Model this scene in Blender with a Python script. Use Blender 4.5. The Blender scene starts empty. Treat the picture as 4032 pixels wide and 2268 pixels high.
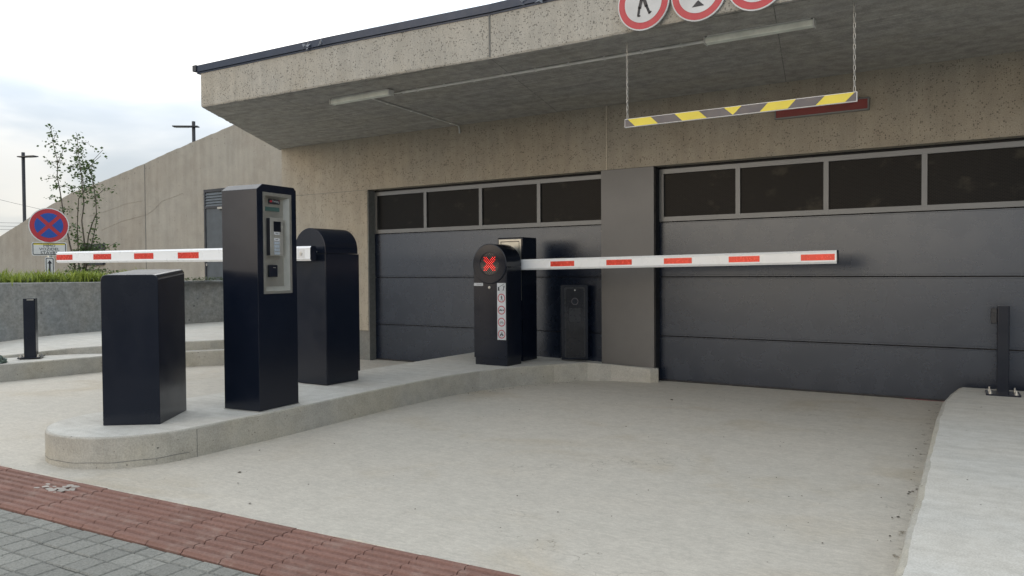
import bpy, bmesh, math, random
from mathutils import Vector, Matrix, noise
random.seed(7)
sc = bpy.context.scene
COL = sc.collection
PI = math.pi
R_ = math.radians

# ------------------------------------------------------------------ camera
H = 1.1
PITCH, ROLL = -0.0225, 0.007
YAW = R_(90) - math.atan2(4791, 3030)
fw = Vector((-math.sin(YAW)*math.cos(PITCH), math.cos(YAW)*math.cos(PITCH), math.sin(PITCH)))
rt = Vector((math.cos(YAW), math.sin(YAW), 0))
up = rt.cross(fw)
RR = rt*math.cos(ROLL) - up*math.sin(ROLL)
UU = up*math.cos(ROLL) + rt*math.sin(ROLL)
cd = bpy.data.cameras.new('camera'); cam = bpy.data.objects.new('camera', cd); COL.objects.link(cam)
m = Matrix((RR, UU, -fw)).transposed().to_4x4(); m.translation = Vector((0, 0, H))
cam.matrix_world = m
cd.sensor_width = 36; cd.lens = 3030/4032*36; cd.clip_start = .05; cd.clip_end = 2000
sc.camera = cam
sc.view_settings.view_transform = 'Standard'; sc.view_settings.look = 'None'
sc.view_settings.exposure = 0.08; sc.view_settings.gamma = 1

# ------------------------------------------------------------------ world and sun
SUN_AZ, SUN_EL = R_(-40), R_(38)        # azimuth from +Y, towards +X positive
w = bpy.data.worlds.new('World'); sc.world = w; w.use_nodes = True
nt = w.node_tree; nt.nodes.clear()
def WN(t, **k):
    n = nt.nodes.new(t)
    for a, b in k.items(): setattr(n, a, b)
    return n
sky = WN('ShaderNodeTexSky', sky_type='NISHITA', sun_disc=False, sun_elevation=SUN_EL, sun_rotation=SUN_AZ,
         air_density=1.0, dust_density=1.5, ozone_density=1.0)
tc = WN('ShaderNodeTexCoord')
mp = WN('ShaderNodeMapping'); mp.inputs['Scale'].default_value = (1, 1, 3.2); mp.inputs['Location'].default_value = (.12, -.1, .12)
nz = WN('ShaderNodeTexNoise'); nz.inputs['Scale'].default_value = 3.0; nz.inputs['Detail'].default_value = 5; nz.inputs['Roughness'].default_value = .5
nz.inputs['Distortion'].default_value = .25
nt.links.new(tc.outputs['Generated'], mp.inputs[0]); nt.links.new(mp.outputs[0], nz.inputs['Vector'])
# brightness of the cloud layer: brighter towards the hidden sun and higher up
dt = WN('ShaderNodeVectorMath', operation='DOT_PRODUCT'); nt.links.new(tc.outputs['Generated'], dt.inputs[0])
dt.inputs[1].default_value = (math.sin(SUN_AZ)*math.cos(SUN_EL), math.cos(SUN_AZ)*math.cos(SUN_EL), math.sin(SUN_EL))
glow = WN('ShaderNodeMapRange'); nt.links.new(dt.outputs['Value'], glow.inputs[0])
glow.inputs[1].default_value = .45; glow.inputs[2].default_value = 1.; glow.inputs[3].default_value = 9.8; glow.inputs[4].default_value = 16.0
sep = WN('ShaderNodeSeparateXYZ'); nt.links.new(tc.outputs['Generated'], sep.inputs[0])
hz = WN('ShaderNodeMapRange', interpolation_type='SMOOTHSTEP'); nt.links.new(sep.outputs['Z'], hz.inputs[0])
hz.inputs[1].default_value = .10; hz.inputs[2].default_value = .36; hz.inputs[3].default_value = .40; hz.inputs[4].default_value = 1.0
cl = WN('ShaderNodeMapRange', interpolation_type='SMOOTHSTEP'); nt.links.new(nz.outputs[0], cl.inputs[0])
cl.inputs[1].default_value = .40; cl.inputs[2].default_value = .60; cl.inputs[3].default_value = .88; cl.inputs[4].default_value = 1.28
m1 = WN('ShaderNodeMath', operation='MULTIPLY'); nt.links.new(glow.outputs[0], m1.inputs[0]); nt.links.new(hz.outputs[0], m1.inputs[1])
m2 = WN('ShaderNodeMath', operation='MULTIPLY'); wd = WN('ShaderNodeVectorMath', operation='DOT_PRODUCT'); nt.links.new(tc.outputs['Generated'], wd.inputs[0]); wd.inputs[1].default_value = (-.31, -.95, .05)
warm = WN('ShaderNodeMapRange', interpolation_type='SMOOTHSTEP'); nt.links.new(wd.outputs['Value'], warm.inputs[0])
warm.inputs[1].default_value = .87; warm.inputs[2].default_value = .995
wb2 = WN('ShaderNodeMapRange'); nt.links.new(warm.outputs[0], wb2.inputs[0]); wb2.inputs[3].default_value = 0.0; wb2.inputs[4].default_value = 26.0
ad = WN('ShaderNodeMath', operation='ADD'); nt.links.new(m1.outputs[0], ad.inputs[0]); nt.links.new(wb2.outputs[0], ad.inputs[1]); m1 = ad
nt.links.new(m1.outputs[0], m2.inputs[0]); nt.links.new(cl.outputs[0], m2.inputs[1])
tint = WN('ShaderNodeMix', data_type='RGBA'); nt.links.new(cl.outputs[0], tint.inputs[0])
tint.inputs[6].default_value = (.86, .96, 1.06, 1); tint.inputs[7].default_value = (1.0, .985, .95, 1)
tr = WN('ShaderNodeMapRange'); nt.links.new(cl.outputs[0], tr.inputs[0]); tr.inputs[1].default_value = .88; tr.inputs[2].default_value = 1.28
nt.links.new(tr.outputs[0], tint.inputs[0])
t2 = WN('ShaderNodeMix', data_type='RGBA'); nt.links.new(warm.outputs[0], t2.inputs[0]); nt.links.new(tint.outputs[2], t2.inputs[6]); t2.inputs[7].default_value = (1.12, .88, .62, 1)
sc_ = WN('ShaderNodeVectorMath', operation='SCALE'); nt.links.new(t2.outputs[2], sc_.inputs[0]); nt.links.new(m2.outputs[0], sc_.inputs['Scale'])
mx = WN('ShaderNodeMix', data_type='RGBA'); mx.inputs[0].default_value = .84
nt.links.new(sky.outputs[0], mx.inputs[6]); nt.links.new(sc_.outputs[0], mx.inputs[7])
bg = WN('ShaderNodeBackground'); bg.inputs[1].default_value = .12; nt.links.new(mx.outputs[2], bg.inputs[0])
wo = WN('ShaderNodeOutputWorld'); nt.links.new(bg.outputs[0], wo.inputs[0])

sd = bpy.data.lights.new('sun', 'SUN'); sd.energy = 0.5; sd.angle = R_(30); sd.color = (1, .93, .84)
so = bpy.data.objects.new('sun', sd); COL.objects.link(so)
so.rotation_euler = (R_(90)-SUN_EL, 0, PI - SUN_AZ) ; so.location = (0, 0, 20)
so.rotation_euler = Vector((-math.sin(SUN_AZ)*math.cos(SUN_EL), -math.cos(SUN_AZ)*math.cos(SUN_EL), -math.sin(SUN_EL))).to_track_quat('-Z', 'Y').to_euler()

# ------------------------------------------------------------------ materials
class Mat:
    def __init__(s, name):
        s.m = bpy.data.materials.new(name); s.m.use_nodes = True
        s.t = s.m.node_tree; s.b = s.t.nodes['Principled BSDF']; s.c = None
    def n(s, t, **k):
        n = s.t.nodes.new(t)
        for a, b in k.items(): setattr(n, a, b)
        return n
    def l(s, a, b): s.t.links.new(a, b)
    def co(s):
        if s.c is None: s.c = s.n('ShaderNodeTexCoord').outputs['Object']
        return s.c
    def noise(s, scale, detail=4, rough=.55, stretch=None, dist=0):
        n = s.n('ShaderNodeTexNoise'); n.inputs['Scale'].default_value = scale; n.inputs['Detail'].default_value = detail
        n.inputs['Roughness'].default_value = rough; n.inputs['Distortion'].default_value = dist
        v = s.co()
        if stretch:
            mp = s.n('ShaderNodeMapping'); mp.inputs['Scale'].default_value = stretch; s.l(v, mp.inputs[0]); v = mp.outputs[0]
        s.l(v, n.inputs['Vector']); return n.outputs[0]
    def vor(s, scale, feature='F1', rand=1):
        n = s.n('ShaderNodeTexVoronoi', feature=feature); n.inputs['Scale'].default_value = scale
        n.inputs['Randomness'].default_value = rand
        s.l(s.co(), n.inputs['Vector']); return n
    def rng(s, v, a, b, c=0., d=1., smooth=True):
        n = s.n('ShaderNodeMapRange'); 
        if smooth: n.interpolation_type = 'SMOOTHSTEP'
        s.l(v, n.inputs[0])
        for i, x in enumerate((a, b, c, d)): n.inputs[i+1].default_value = x
        return n.outputs[0]
    def math(s, op, a, b=None):
        n = s.n('ShaderNodeMath', operation=op)
        for i, x in enumerate((a, b)):
            if x is None: continue
            if isinstance(x, (int, float)): n.inputs[i].default_value = x
            else: s.l(x, n.inputs[i])
        return n.outputs[0]
    def mix(s, f, a, b, mode='MIX'):
        n = s.n('ShaderNodeMix', data_type='RGBA', blend_type=mode)
        for i, x in ((0, f), (6, a), (7, b)):
            if isinstance(x, (int, float)): n.inputs[i].default_value = x
            elif isinstance(x, tuple): n.inputs[i].default_value = x+(1,) if len(x) == 3 else x
            else: s.l(x, n.inputs[i])
        return n.outputs[2]
    def bump(s, h, dist, strength=1., prev=None):
        n = s.n('ShaderNodeBump'); n.inputs['Distance'].default_value = dist; n.inputs['Strength'].default_value = strength
        s.l(h, n.inputs['Height'])
        if prev is not None: s.l(prev, n.inputs['Normal'])
        return n.outputs[0]
    def out(s, col=None, rough=None, metal=None, normal=None, spec=None, coat=None):
        for k, v in (('Base Color', col), ('Roughness', rough), ('Metallic', metal), ('Normal', normal), ('Specular IOR Level', spec), ('Coat Weight', coat)):
            if v is None: continue
            if isinstance(v, (int, float)): s.b.inputs[k].default_value = v
            elif isinstance(v, tuple): s.b.inputs[k].default_value = v+(1,)
            else: s.l(v, s.b.inputs[k])
        return s.m

def paint(name, col, rough=.4, metal=0., var=.12, scale=6, spec=.5, bumpd=0.0):
    M = Mat(name); f = M.noise(scale, 4, .6)
    c = M.mix(M.rng(f, .3, .7), tuple(x*(1-var) for x in col), tuple(min(1, x*(1+var)) for x in col))
    g = M.noise(scale*4, 3, .6)
    r = M.rng(g, .3, .7, rough*.85, min(1, rough*1.18))
    nm = M.bump(M.noise(220, 2, .5), bumpd) if bumpd else None
    return M.out(c, r, metal, nm, spec)

def concrete(name, base, warm=None, pit=.5, pitscale=28, pitsize=.16, rough=.9, blotch=1.3, bumpd=.002, grain=90, streak=None, lines=None, contrast=.16):
    M = Mat(name)
    warm = warm or tuple(x*y for x, y in zip(base, (1.06, 1.0, .9)))
    n1 = M.noise(blotch, 6, .6); n2 = M.noise(blotch*7, 5, .65)
    c = M.mix(M.rng(n1, .35, .65), base, warm)
    c = M.mix(contrast*2, c, M.mix(M.rng(n2, .3, .7), (.35,)*3, (.65,)*3), 'OVERLAY')
    g = M.noise(grain, 3, .7)
    c = M.mix(.45, c, M.mix(M.rng(g, .25, .75), (.32,)*3, (.68,)*3), 'OVERLAY')
    if streak:
        s = M.noise(3, 5, .6, streak)
        c = M.mix(.28, c, M.mix(M.rng(s, .3, .7), (.38,)*3, (.62,)*3), 'OVERLAY')
    v = M.vor(pitscale); v.inputs['Randomness'].default_value = 1
    msk = M.noise(pitscale*.22, 3, .6)
    sc3 = M.n('ShaderNodeSeparateColor'); M.l(v.outputs['Color'], sc3.inputs[0])
    th = M.math('MULTIPLY', M.rng(msk, .35, .6, .45, 1.), M.rng(sc3.outputs[0], .35, 1., .0, pitsize*1.35, False))
    p = M.math('LESS_THAN', v.outputs['Distance'], th)
    c = M.mix(M.math('MULTIPLY', p, pit), c, tuple(x*.28 for x in base))
    hgt = M.math('SUBTRACT', M.math('ADD', M.math('MULTIPLY', n2, .6), M.math('MULTIPLY', g, .5)), M.math('MULTIPLY', p, 1.2))
    return M.out(c, rough, 0, M.bump(hgt, bumpd), .3)

MT = {}
MT['wall'] = concrete('facade_concrete', (.37, .345, .295), (.38, .34, .275), pit=.6, pitscale=70, pitsize=.36, blotch=.8, bumpd=.004, grain=110, contrast=.09, streak=(5, 5, .35))
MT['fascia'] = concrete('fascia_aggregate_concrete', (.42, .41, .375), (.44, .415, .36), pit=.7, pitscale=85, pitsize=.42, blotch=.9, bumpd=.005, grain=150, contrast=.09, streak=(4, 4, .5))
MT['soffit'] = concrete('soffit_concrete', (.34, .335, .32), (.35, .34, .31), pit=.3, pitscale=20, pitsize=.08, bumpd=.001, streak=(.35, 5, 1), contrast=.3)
MT['ramp'] = concrete('ramp_wall_concrete', (.38, .37, .335), (.35, .33, .29), pit=.5, pitscale=12, pitsize=.14, blotch=.5, bumpd=.005, grain=60, contrast=.11, streak=(2.5, 2.5, .2))
MT['planter'] = concrete('planter_concrete', (.24, .255, .26), (.27, .27, .255), pit=.6, pitscale=9, pitsize=.16, blotch=1.5, bumpd=.012, grain=30, contrast=.25)
MT['kerb'] = concrete('kerb_concrete', (.40, .39, .355), (.42, .395, .33), pit=.8, pitscale=26, pitsize=.13, blotch=1.4, bumpd=.003, grain=110, contrast=.15)
MT['slab'] = concrete('slab_concrete', (.52, .515, .48), (.53, .515, .47), pit=.3, pitscale=14, pitsize=.05, blotch=1.7, bumpd=.0006, grain=160, streak=(.6, 5, 1), contrast=.12)
MT['joint'] = concrete('joint_mortar', (.5, .48, .43), pit=.2, pitsize=.05)
MT['plinth'] = concrete('plinth_concrete', (.17, .18, .175), (.19, .19, .18), pit=.2, pitsize=.06, blotch=3)

# driveway: broomed concrete with brown water stains and fine cracks
M = Mat('driveway_concrete'); M.cr = M.vor(.55, 'DISTANCE_TO_EDGE')
n1 = M.noise(.55, 5, .6); n2 = M.noise(1.15, 6, .6, (1, 1.3, 1), .5); n3 = M.noise(140, 3, .7)
c = M.mix(M.rng(n1, .38, .62), (.475, .452, .400), (.50, .470, .412))
c = M.mix(M.math('MULTIPLY', M.rng(n2, .50, .74), .6), c, (.42, .365, .275))
n4 = M.noise(3, 5, .7, (.5, 14, 1)); c = M.mix(.2, c, M.mix(M.rng(n4, .3, .7), (.42,)*3, (.58,)*3), 'OVERLAY')
n6 = M.noise(26, 7, .8, (1, 2.2, 1)); c = M.mix(.5, c, M.mix(M.rng(n6, .3, .7), (.38,)*3, (.62,)*3), 'OVERLAY')
c = M.mix(.3, c, M.mix(M.rng(n3, .25, .75), (.36,)*3, (.64,)*3), 'OVERLAY')
n5 = M.noise(9, 6, .75); c = M.mix(.4, c, M.mix(M.rng(n5, .3, .7), (.42,)*3, (.58,)*3), 'OVERLAY')
sp = M.vor(7); c = M.mix(M.math('MULTIPLY', M.math('LESS_THAN', sp.outputs['Distance'], .028), .8), c, (.13, .12, .10))
sp2 = M.noise(5.5, 8, .8, (1, 2.5, 1)); c = M.mix(M.rng(sp2, .70, .76, 0, .5), c, (.25, .235, .20))
wv = M.n('ShaderNodeVectorMath', operation='ADD'); M.l(M.co(), wv.inputs[0]); nn_ = M.n('ShaderNodeTexNoise'); nn_.inputs['Scale'].default_value = 3.5; nn_.inputs['Detail'].default_value = 6; M.l(M.co(), nn_.inputs['Vector']); M.l(nn_.outputs['Color'], wv.inputs[1]); M.l(wv.outputs[0], M.cr.inputs['Vector'])
ck = M.math('MULTIPLY', M.math('LESS_THAN', M.cr.outputs['Distance'], .0022), M.rng(M.noise(.9, 3, .6), .48, .62, 0, .42)); c = M.mix(ck, c, (.16, .145, .12))
hh = M.math('ADD', M.math('MULTIPLY', n4, .6), M.math('ADD', M.math('MULTIPLY', n3, .3), n5))
MT['drive'] = M.out(c, .88, 0, M.bump(hh, .0016), .3)

# dirt that lies along the foot of the right kerb
M = Mat('dirt_on_concrete'); f = M.noise(14, 6, .75)
a = M.rng(f, .56, .70, 0, .75)
c = M.mix(M.noise(60, 3, .7), (.09, .08, .055), (.33, .28, .20))
M.out(c, .95, 0, M.bump(f, .004), .2); M.l(a, M.b.inputs['Alpha']); MT['dirt'] = M.m

# door metal: satin anthracite, fine horizontal ribs
def door_mat(name, ribs=True, col=(.006, .010, .022), rough=.27, ior=1.5):
    M = Mat(name)
    f = M.noise(2.5, 4, .6); c = M.mix(M.rng(f, .3, .7), tuple(x*.9 for x in col), tuple(x*1.12 for x in col))
    nm = None
    if ribs:
        sx = M.n('ShaderNodeSeparateXYZ'); M.l(M.co(), sx.inputs[0])
        z = M.math('SINE', M.math('MULTIPLY', sx.outputs['Z'], 2*PI/.011))
        nm = M.bump(z, .00006, .3)
    M.b.inputs['IOR'].default_value = ior
    M.b.inputs['Specular Tint'].default_value = (.80, .92, 1.10, 1)
    nm2 = M.bump(M.noise(1.1, 2, .4, (1, 1, 2)), .0006, .5, nm)
    return M.out(c, M.rng(M.noise(5, 4, .6), .3, .7, rough*.95, rough*1.06), .0, nm2, .86)
MT['door'] = door_mat('door_ribbed_metal')
MT['doorflat'] = door_mat('pier_cladding_metal', False, col=(.098, .090, .080), rough=.42)
MT['frame'] = door_mat('window_frame_metal', False, (.13, .13, .125), .35)
MT['black_rubber'] = paint('black_rubber', (.012, .013, .016), .6)
# glass with expanded mesh behind
M = Mat('mesh_backed_glass')
br = M.n('ShaderNodeTexBrick'); mp2 = M.n('ShaderNodeMapping'); mp2.inputs['Rotation'].default_value = (PI/2, 0, 0)
M.l(M.co(), mp2.inputs[0]); M.l(mp2.outputs[0], br.inputs['Vector']); br.inputs['Scale'].default_value = 1
for k, v in (('Brick Width', .030), ('Row Height', .011), ('Mortar Size', .0022)): br.inputs[k].default_value = v
br.inputs['Color1'].default_value = (.003, .0045, .007, 1); br.inputs['Color2'].default_value = (.006, .008, .011, 1); br.inputs['Mortar'].default_value = (.018, .019, .020, 1)
n = M.noise(3.2, 5, .6, (1, 1, 1.3))
c = M.mix(M.rng(n, .56, .72, 0, .6), br.outputs[0], (.060, .058, .048))
MT['pane'] = M.out(c, .32, 0, M.bump(M.noise(3, 2, .5), .003), .08)
MT['box'] = paint('black_powder_coat', (.0065, .010, .020), .20, 0, .08, 1.5, .42)
MT['boxedge'] = paint('black_powder_coat_edge', (.016, .018, .024), .3)
MT['cap'] = paint('dark_blue_sheet_metal', (.022, .035, .065), .35, .3)
MT['steel'] = paint('brushed_steel', (.43, .43, .395), .38, .7, .08, 12)
MT['steel_lite'] = paint('pale_steel', (.47, .465, .43), .35, .5)
MT['zinc'] = paint('zinc_plated_steel', (.62, .62, .60), .35, .8)
MT['white'] = paint('white_enamel', (.72, .74, .76), .30, 0, .04, 3)
MT['alu'] = paint('white_aluminium', (.84, .88, .92), .30, 0, .02, 3)
MT['red'] = paint('sign_red', (.47, .035, .055), .4, 0, .06)
MT['reflector'] = paint('red_reflective_foil', (.66, .05, .03), .25, .15, .10, 9)
MT['blue'] = paint('sign_blue', (.015, .085, .42), .4, 0, .06)
MT['yellow'] = paint('yellow_foil', (.74, .62, .06), .4, 0, .06)
MT['greyfoil'] = paint('dark_grey_foil', (.10, .095, .11), .4)
MT['signblack'] = paint('print_black', (.018, .02, .03), .5)
MT['darkred'] = paint('dark_red_panel', (.20, .012, .018), .4)
MT['dim_lamp'] = paint('unlit_diffuser', (.80, .84, .77), .5)
MT['pipe'] = paint('grey_plastic_conduit', (.68, .69, .67), .5)
MT['lcd'] = paint('lcd_green', (.07, .13, .12), .15)
MT['screen'] = paint('dark_screen', (.010, .012, .018), .12)
MT['label'] = paint('label_white', (.60, .62, .64), .5)
MT['label_blue'] = paint('label_pale_blue', (.40, .46, .52), .4)
MT['pole'] = paint('dark_grey_pole', (.045, .05, .06), .45, .2)
MT['pink'] = paint('pink_marking', (.55, .10, .14), .7)
MT['film'] = paint('torn_clear_film', (.20, .23, .28), .3)
MT['leafdry'] = paint('dry_leaf', (.035, .032, .022), .8)
MT['cloth'] = paint('crumpled_green_cloth', (.10, .14, .12), .8, 0, .4, 20)
MT['dirtdummy'] = MT['dirt']; MT['soil'] = paint('soil', (.05, .042, .03), .95, 0, .4, 20)
MT['bark'] = paint('bark', (.12, .105, .085), .9, 0, .3, 20)
M = Mat('tactile_red_concrete'); g = M.n('ShaderNodeNewGeometry')
c = M.mix(g.outputs['Random Per Island'], (.19, .108, .088), (.235, .132, .107))
nn = M.noise(70, 4, .7); c = M.mix(.5, c, M.mix(M.rng(nn, .25, .75), (.34,)*3, (.66,)*3), 'OVERLAY')
du = M.noise(6, 6, .7); c = M.mix(M.rng(du, .5, .7, 0, .4), c, (.33, .26, .225))
MT['tactile'] = M.out(c, .85, 0, M.bump(nn, .002), .3)
M = Mat('grey_paver_concrete'); g = M.n('ShaderNodeNewGeometry')
c = M.mix(g.outputs['Random Per Island'], (.195, .197, .182), (.25, .252, .232))
nn = M.noise(90, 4, .75); c = M.mix(.6, c, M.mix(M.rng(nn, .25, .75), (.30,)*3, (.70,)*3), 'OVERLAY')
pv = M.vor(75); c = M.mix(M.math('MULTIPLY', M.math('LESS_THAN', pv.outputs['Distance'], .20), .6), c, (.09, .095, .09))
MT['paver'] = M.out(c, .9, 0, M.bump(nn, .003), .3)
MT['sand'] = paint('joint_sand', (.07, .07, .062), .95, 0, .3, 30)
MT['asphalt'] = paint('asphalt', (.05, .05, .052), .9, 0, .25, 40)
MT['render_beige'] = paint('beige_render', (.50, .40, .28), .9, 0, .1, 1)
MT['win_dark'] = paint('dark_window', (.03, .035, .04), .15)
def leafmat(name, a, b):
    M = Mat(name); g = M.n('ShaderNodeNewGeometry')
    M.out(M.mix(g.outputs['Random Per Island'], a, b), .55)
    M.b.inputs['Transmission Weight'].default_value = 0
    tr = M.n('ShaderNodeBsdfTranslucent'); tr.inputs[0].default_value = b+(1,)
    ms = M.n('ShaderNodeMixShader'); ms.inputs[0].default_value = .3
    o = M.t.nodes['Material Output']; M.l(M.b.outputs[0], ms.inputs[1]); M.l(tr.outputs[0], ms.inputs[2]); M.l(ms.outputs[0], o.inputs[0])
    return M.m
MT['leaf'] = leafmat('shrub_leaf', (.045, .085, .028), (.11, .17, .06))
MT['grass'] = leafmat('grass_blade', (.07, .12, .018), (.36, .44, .08))
MT['grassdark'] = leafmat('ground_cover_leaf', (.03, .05, .015), (.07, .11, .03))
def emis(name, col, st):
    M = Mat(name); M.out(col, .4); M.b.inputs['Emission Color'].default_value = col+(1,); M.b.inputs['Emission Strength'].default_value = st
    return M.m
MT['led_red'] = emis('lit_red_led', (1.0, .03, .02), 1.6)
MT['led_off'] = paint('unlit_led', (.16, .14, .125), .3)

# ------------------------------------------------------------------ mesh helpers
class MB:
    def __init__(s): s.v = []; s.f = []; s.mi = []; s.mats = []; s.sm = []
    def mat(s, k):
        if k is None: return 0
        if k not in s.mats: s.mats.append(k)
        return s.mats.index(k)
    def add(s, vs, fs, k=None, smooth=False):
        o = len(s.v); s.v += [tuple(x) for x in vs]; mi = s.mat(k)
        for f in fs: s.f.append(tuple(i+o for i in f)); s.mi.append(mi); s.sm.append(smooth)
        return s
    def box(s, x0, x1, y0, y1, z0, z1, k=None):
        vs = [(x, y, z) for z in (z0, z1) for y in (y0, y1) for x in (x0, x1)]
        return s.add(vs, [(0, 2, 3, 1), (4, 5, 7, 6), (0, 1, 5, 4), (2, 6, 7, 3), (0, 4, 6, 2), (1, 3, 7, 5)], k)
    def tube(s, pts, r, n=8, k=None, caps=True, smooth=True):
        pts = [Vector(p) for p in pts]; N = len(pts)
        rs = r if isinstance(r, (list, tuple)) else [r]*N
        vs = []; fs = []
        prev = None
        for i, p in enumerate(pts):
            d = (pts[min(i+1, N-1)]-pts[max(i-1, 0)]).normalized()
            if prev is None:
                a = Vector((0, 0, 1)) if abs(d.z) < .9 else Vector((1, 0, 0))
                u = d.cross(a).normalized()
            else:
                u = (prev - d*prev.dot(d)).normalized()
            prev = u; vv = d.cross(u)
            for j in range(n):
                t = 2*PI*j/n; vs.append(p+u*(rs[i]*math.cos(t))+vv*(rs[i]*math.sin(t)))
        for i in range(N-1):
            for j in range(n):
                fs.append((i*n+j, i*n+(j+1) % n, (i+1)*n+(j+1) % n, (i+1)*n+j))
        s.add(vs, fs, k, smooth)
        if caps:
            s.add([vs[j] for j in range(n)][::-1], [tuple(range(n))], k); s.add([vs[(N-1)*n+j] for j in range(n)], [tuple(range(n))], k)
        return s
    def build(s, name, mat=None, parent=None, bevel=0, smooth=False, recalc=True, origin=None, seg=2):
        me = bpy.data.meshes.new(name)
        v = s.v if origin is None else [(x-origin[0], y-origin[1], z-origin[2]) for x, y, z in s.v]
        me.from_pydata(v, [], s.f)
        if s.mats:
            for k in s.mats: me.materials.append(MT[k])
            me.polygons.foreach_set('material_index', s.mi)
        else: me.materials.append(MT[mat])
        me.polygons.foreach_set('use_smooth', [bool(a) or smooth for a in s.sm])
        if recalc or bevel:
            bm = bmesh.new(); bm.from_mesh(me)
            if bevel: bmesh.ops.remove_doubles(bm, verts=bm.verts, dist=1e-5)
            if recalc: bmesh.ops.recalc_face_normals(bm, faces=bm.faces)
            if bevel:
                es = [e for e in bm.edges if len(e.link_faces) == 2 and e.calc_face_angle() > R_(28)]
                bmesh.ops.bevel(bm, geom=es, offset=bevel, segments=seg, profile=.5, affect='EDGES', clamp_overlap=True)
            bm.to_mesh(me); bm.free()
        me.update()
        o = bpy.data.objects.new(name, me); COL.objects.link(o)
        if origin is not None: o.location = origin
        if parent is not None:
            o.parent = parent
            if origin is None: o.location = -parent.location
            else: o.location = Vector(origin)-parent.location
            pr = parent.parent
            while pr is not None: o.location -= Vector((0, 0, 0)); pr = pr.parent
        return o

def bl(name, mb, mat=None, parent=None, **k):
    """build geometry given in world coordinates under a parent (parents are never rotated while building)"""
    o = mb.build(name, mat, None, **k)
    if parent is not None:
        ploc = Vector((0, 0, 0)); p = parent
        while p is not None: ploc += p.location; p = p.parent
        o.parent = parent; o.location = o.location - ploc
    return o
def thing(name, label, cat, loc=(0, 0, 0), group=None):
    o = bpy.data.objects.new(name, None); COL.objects.link(o); o.location = loc
    o['label'] = label; o['category'] = cat; o.empty_display_size = .1
    if group: o['group'] = group
    return o
def tag(o, label, cat, group=None, kind=None):
    o['label'] = label; o['category'] = cat
    if group: o['group'] = group
    if kind: o['kind'] = kind
    return o
def struct(o): o['kind'] = 'structure'; return o

def prism(prof, axis, a, b, hole=None, mb=None, k=None, smooth=False):
    """prof: list of 2D points; axis 'x': prof=(y,z); 'y': prof=(x,z); 'z': prof=(x,y)"""
    mb = mb or MB()
    def P(p, t):
        return {'x': (t, p[0], p[1]), 'y': (p[0], t, p[1]), 'z': (p[0], p[1], t)}[axis]
    n = len(prof)
    vs = [P(p, a) for p in prof]+[P(p, b) for p in prof]
    mb.add(vs, [(i, (i+1) % n, n+(i+1) % n, n+i) for i in range(n)], k, smooth)
    mb.add([P(p, a) for p in prof], [tuple(range(n))], k)
    if not hole:
        mb.add([P(p, b) for p in prof], [tuple(range(n))], k)
    else:
        from mathutils.geometry import tessellate_polygon
        loops = [[Vector((p[0], p[1], 0)) for p in prof], [Vector((p[0], p[1], 0)) for p in hole]]
        tris = tessellate_polygon(loops)
        allp = list(prof)+list(hole)
        mb.add([P(p, b) for p in allp], [tuple(t) for t in tris], k)
    return mb

def arc(cx, cz, r, a0, a1, n):
    return [(cx+r*math.cos(R_(a0+(a1-a0)*i/n)), cz+r*math.sin(R_(a0+(a1-a0)*i/n))) for i in range(n+1)]
def rrect(x0, x1, z0, z1, r, n=5, bottom=True):
    p = []
    if bottom: p += arc(x0+r, z0+r, r, 180, 270, n)+arc(x1-r, z0+r, r, 270, 360, n)
    else: p += [(x0, z0), (x1, z0)]
    return p+arc(x1-r, z1-r, r, 0, 90, n)+arc(x0+r, z1-r, r, 90, 180, n)

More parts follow.
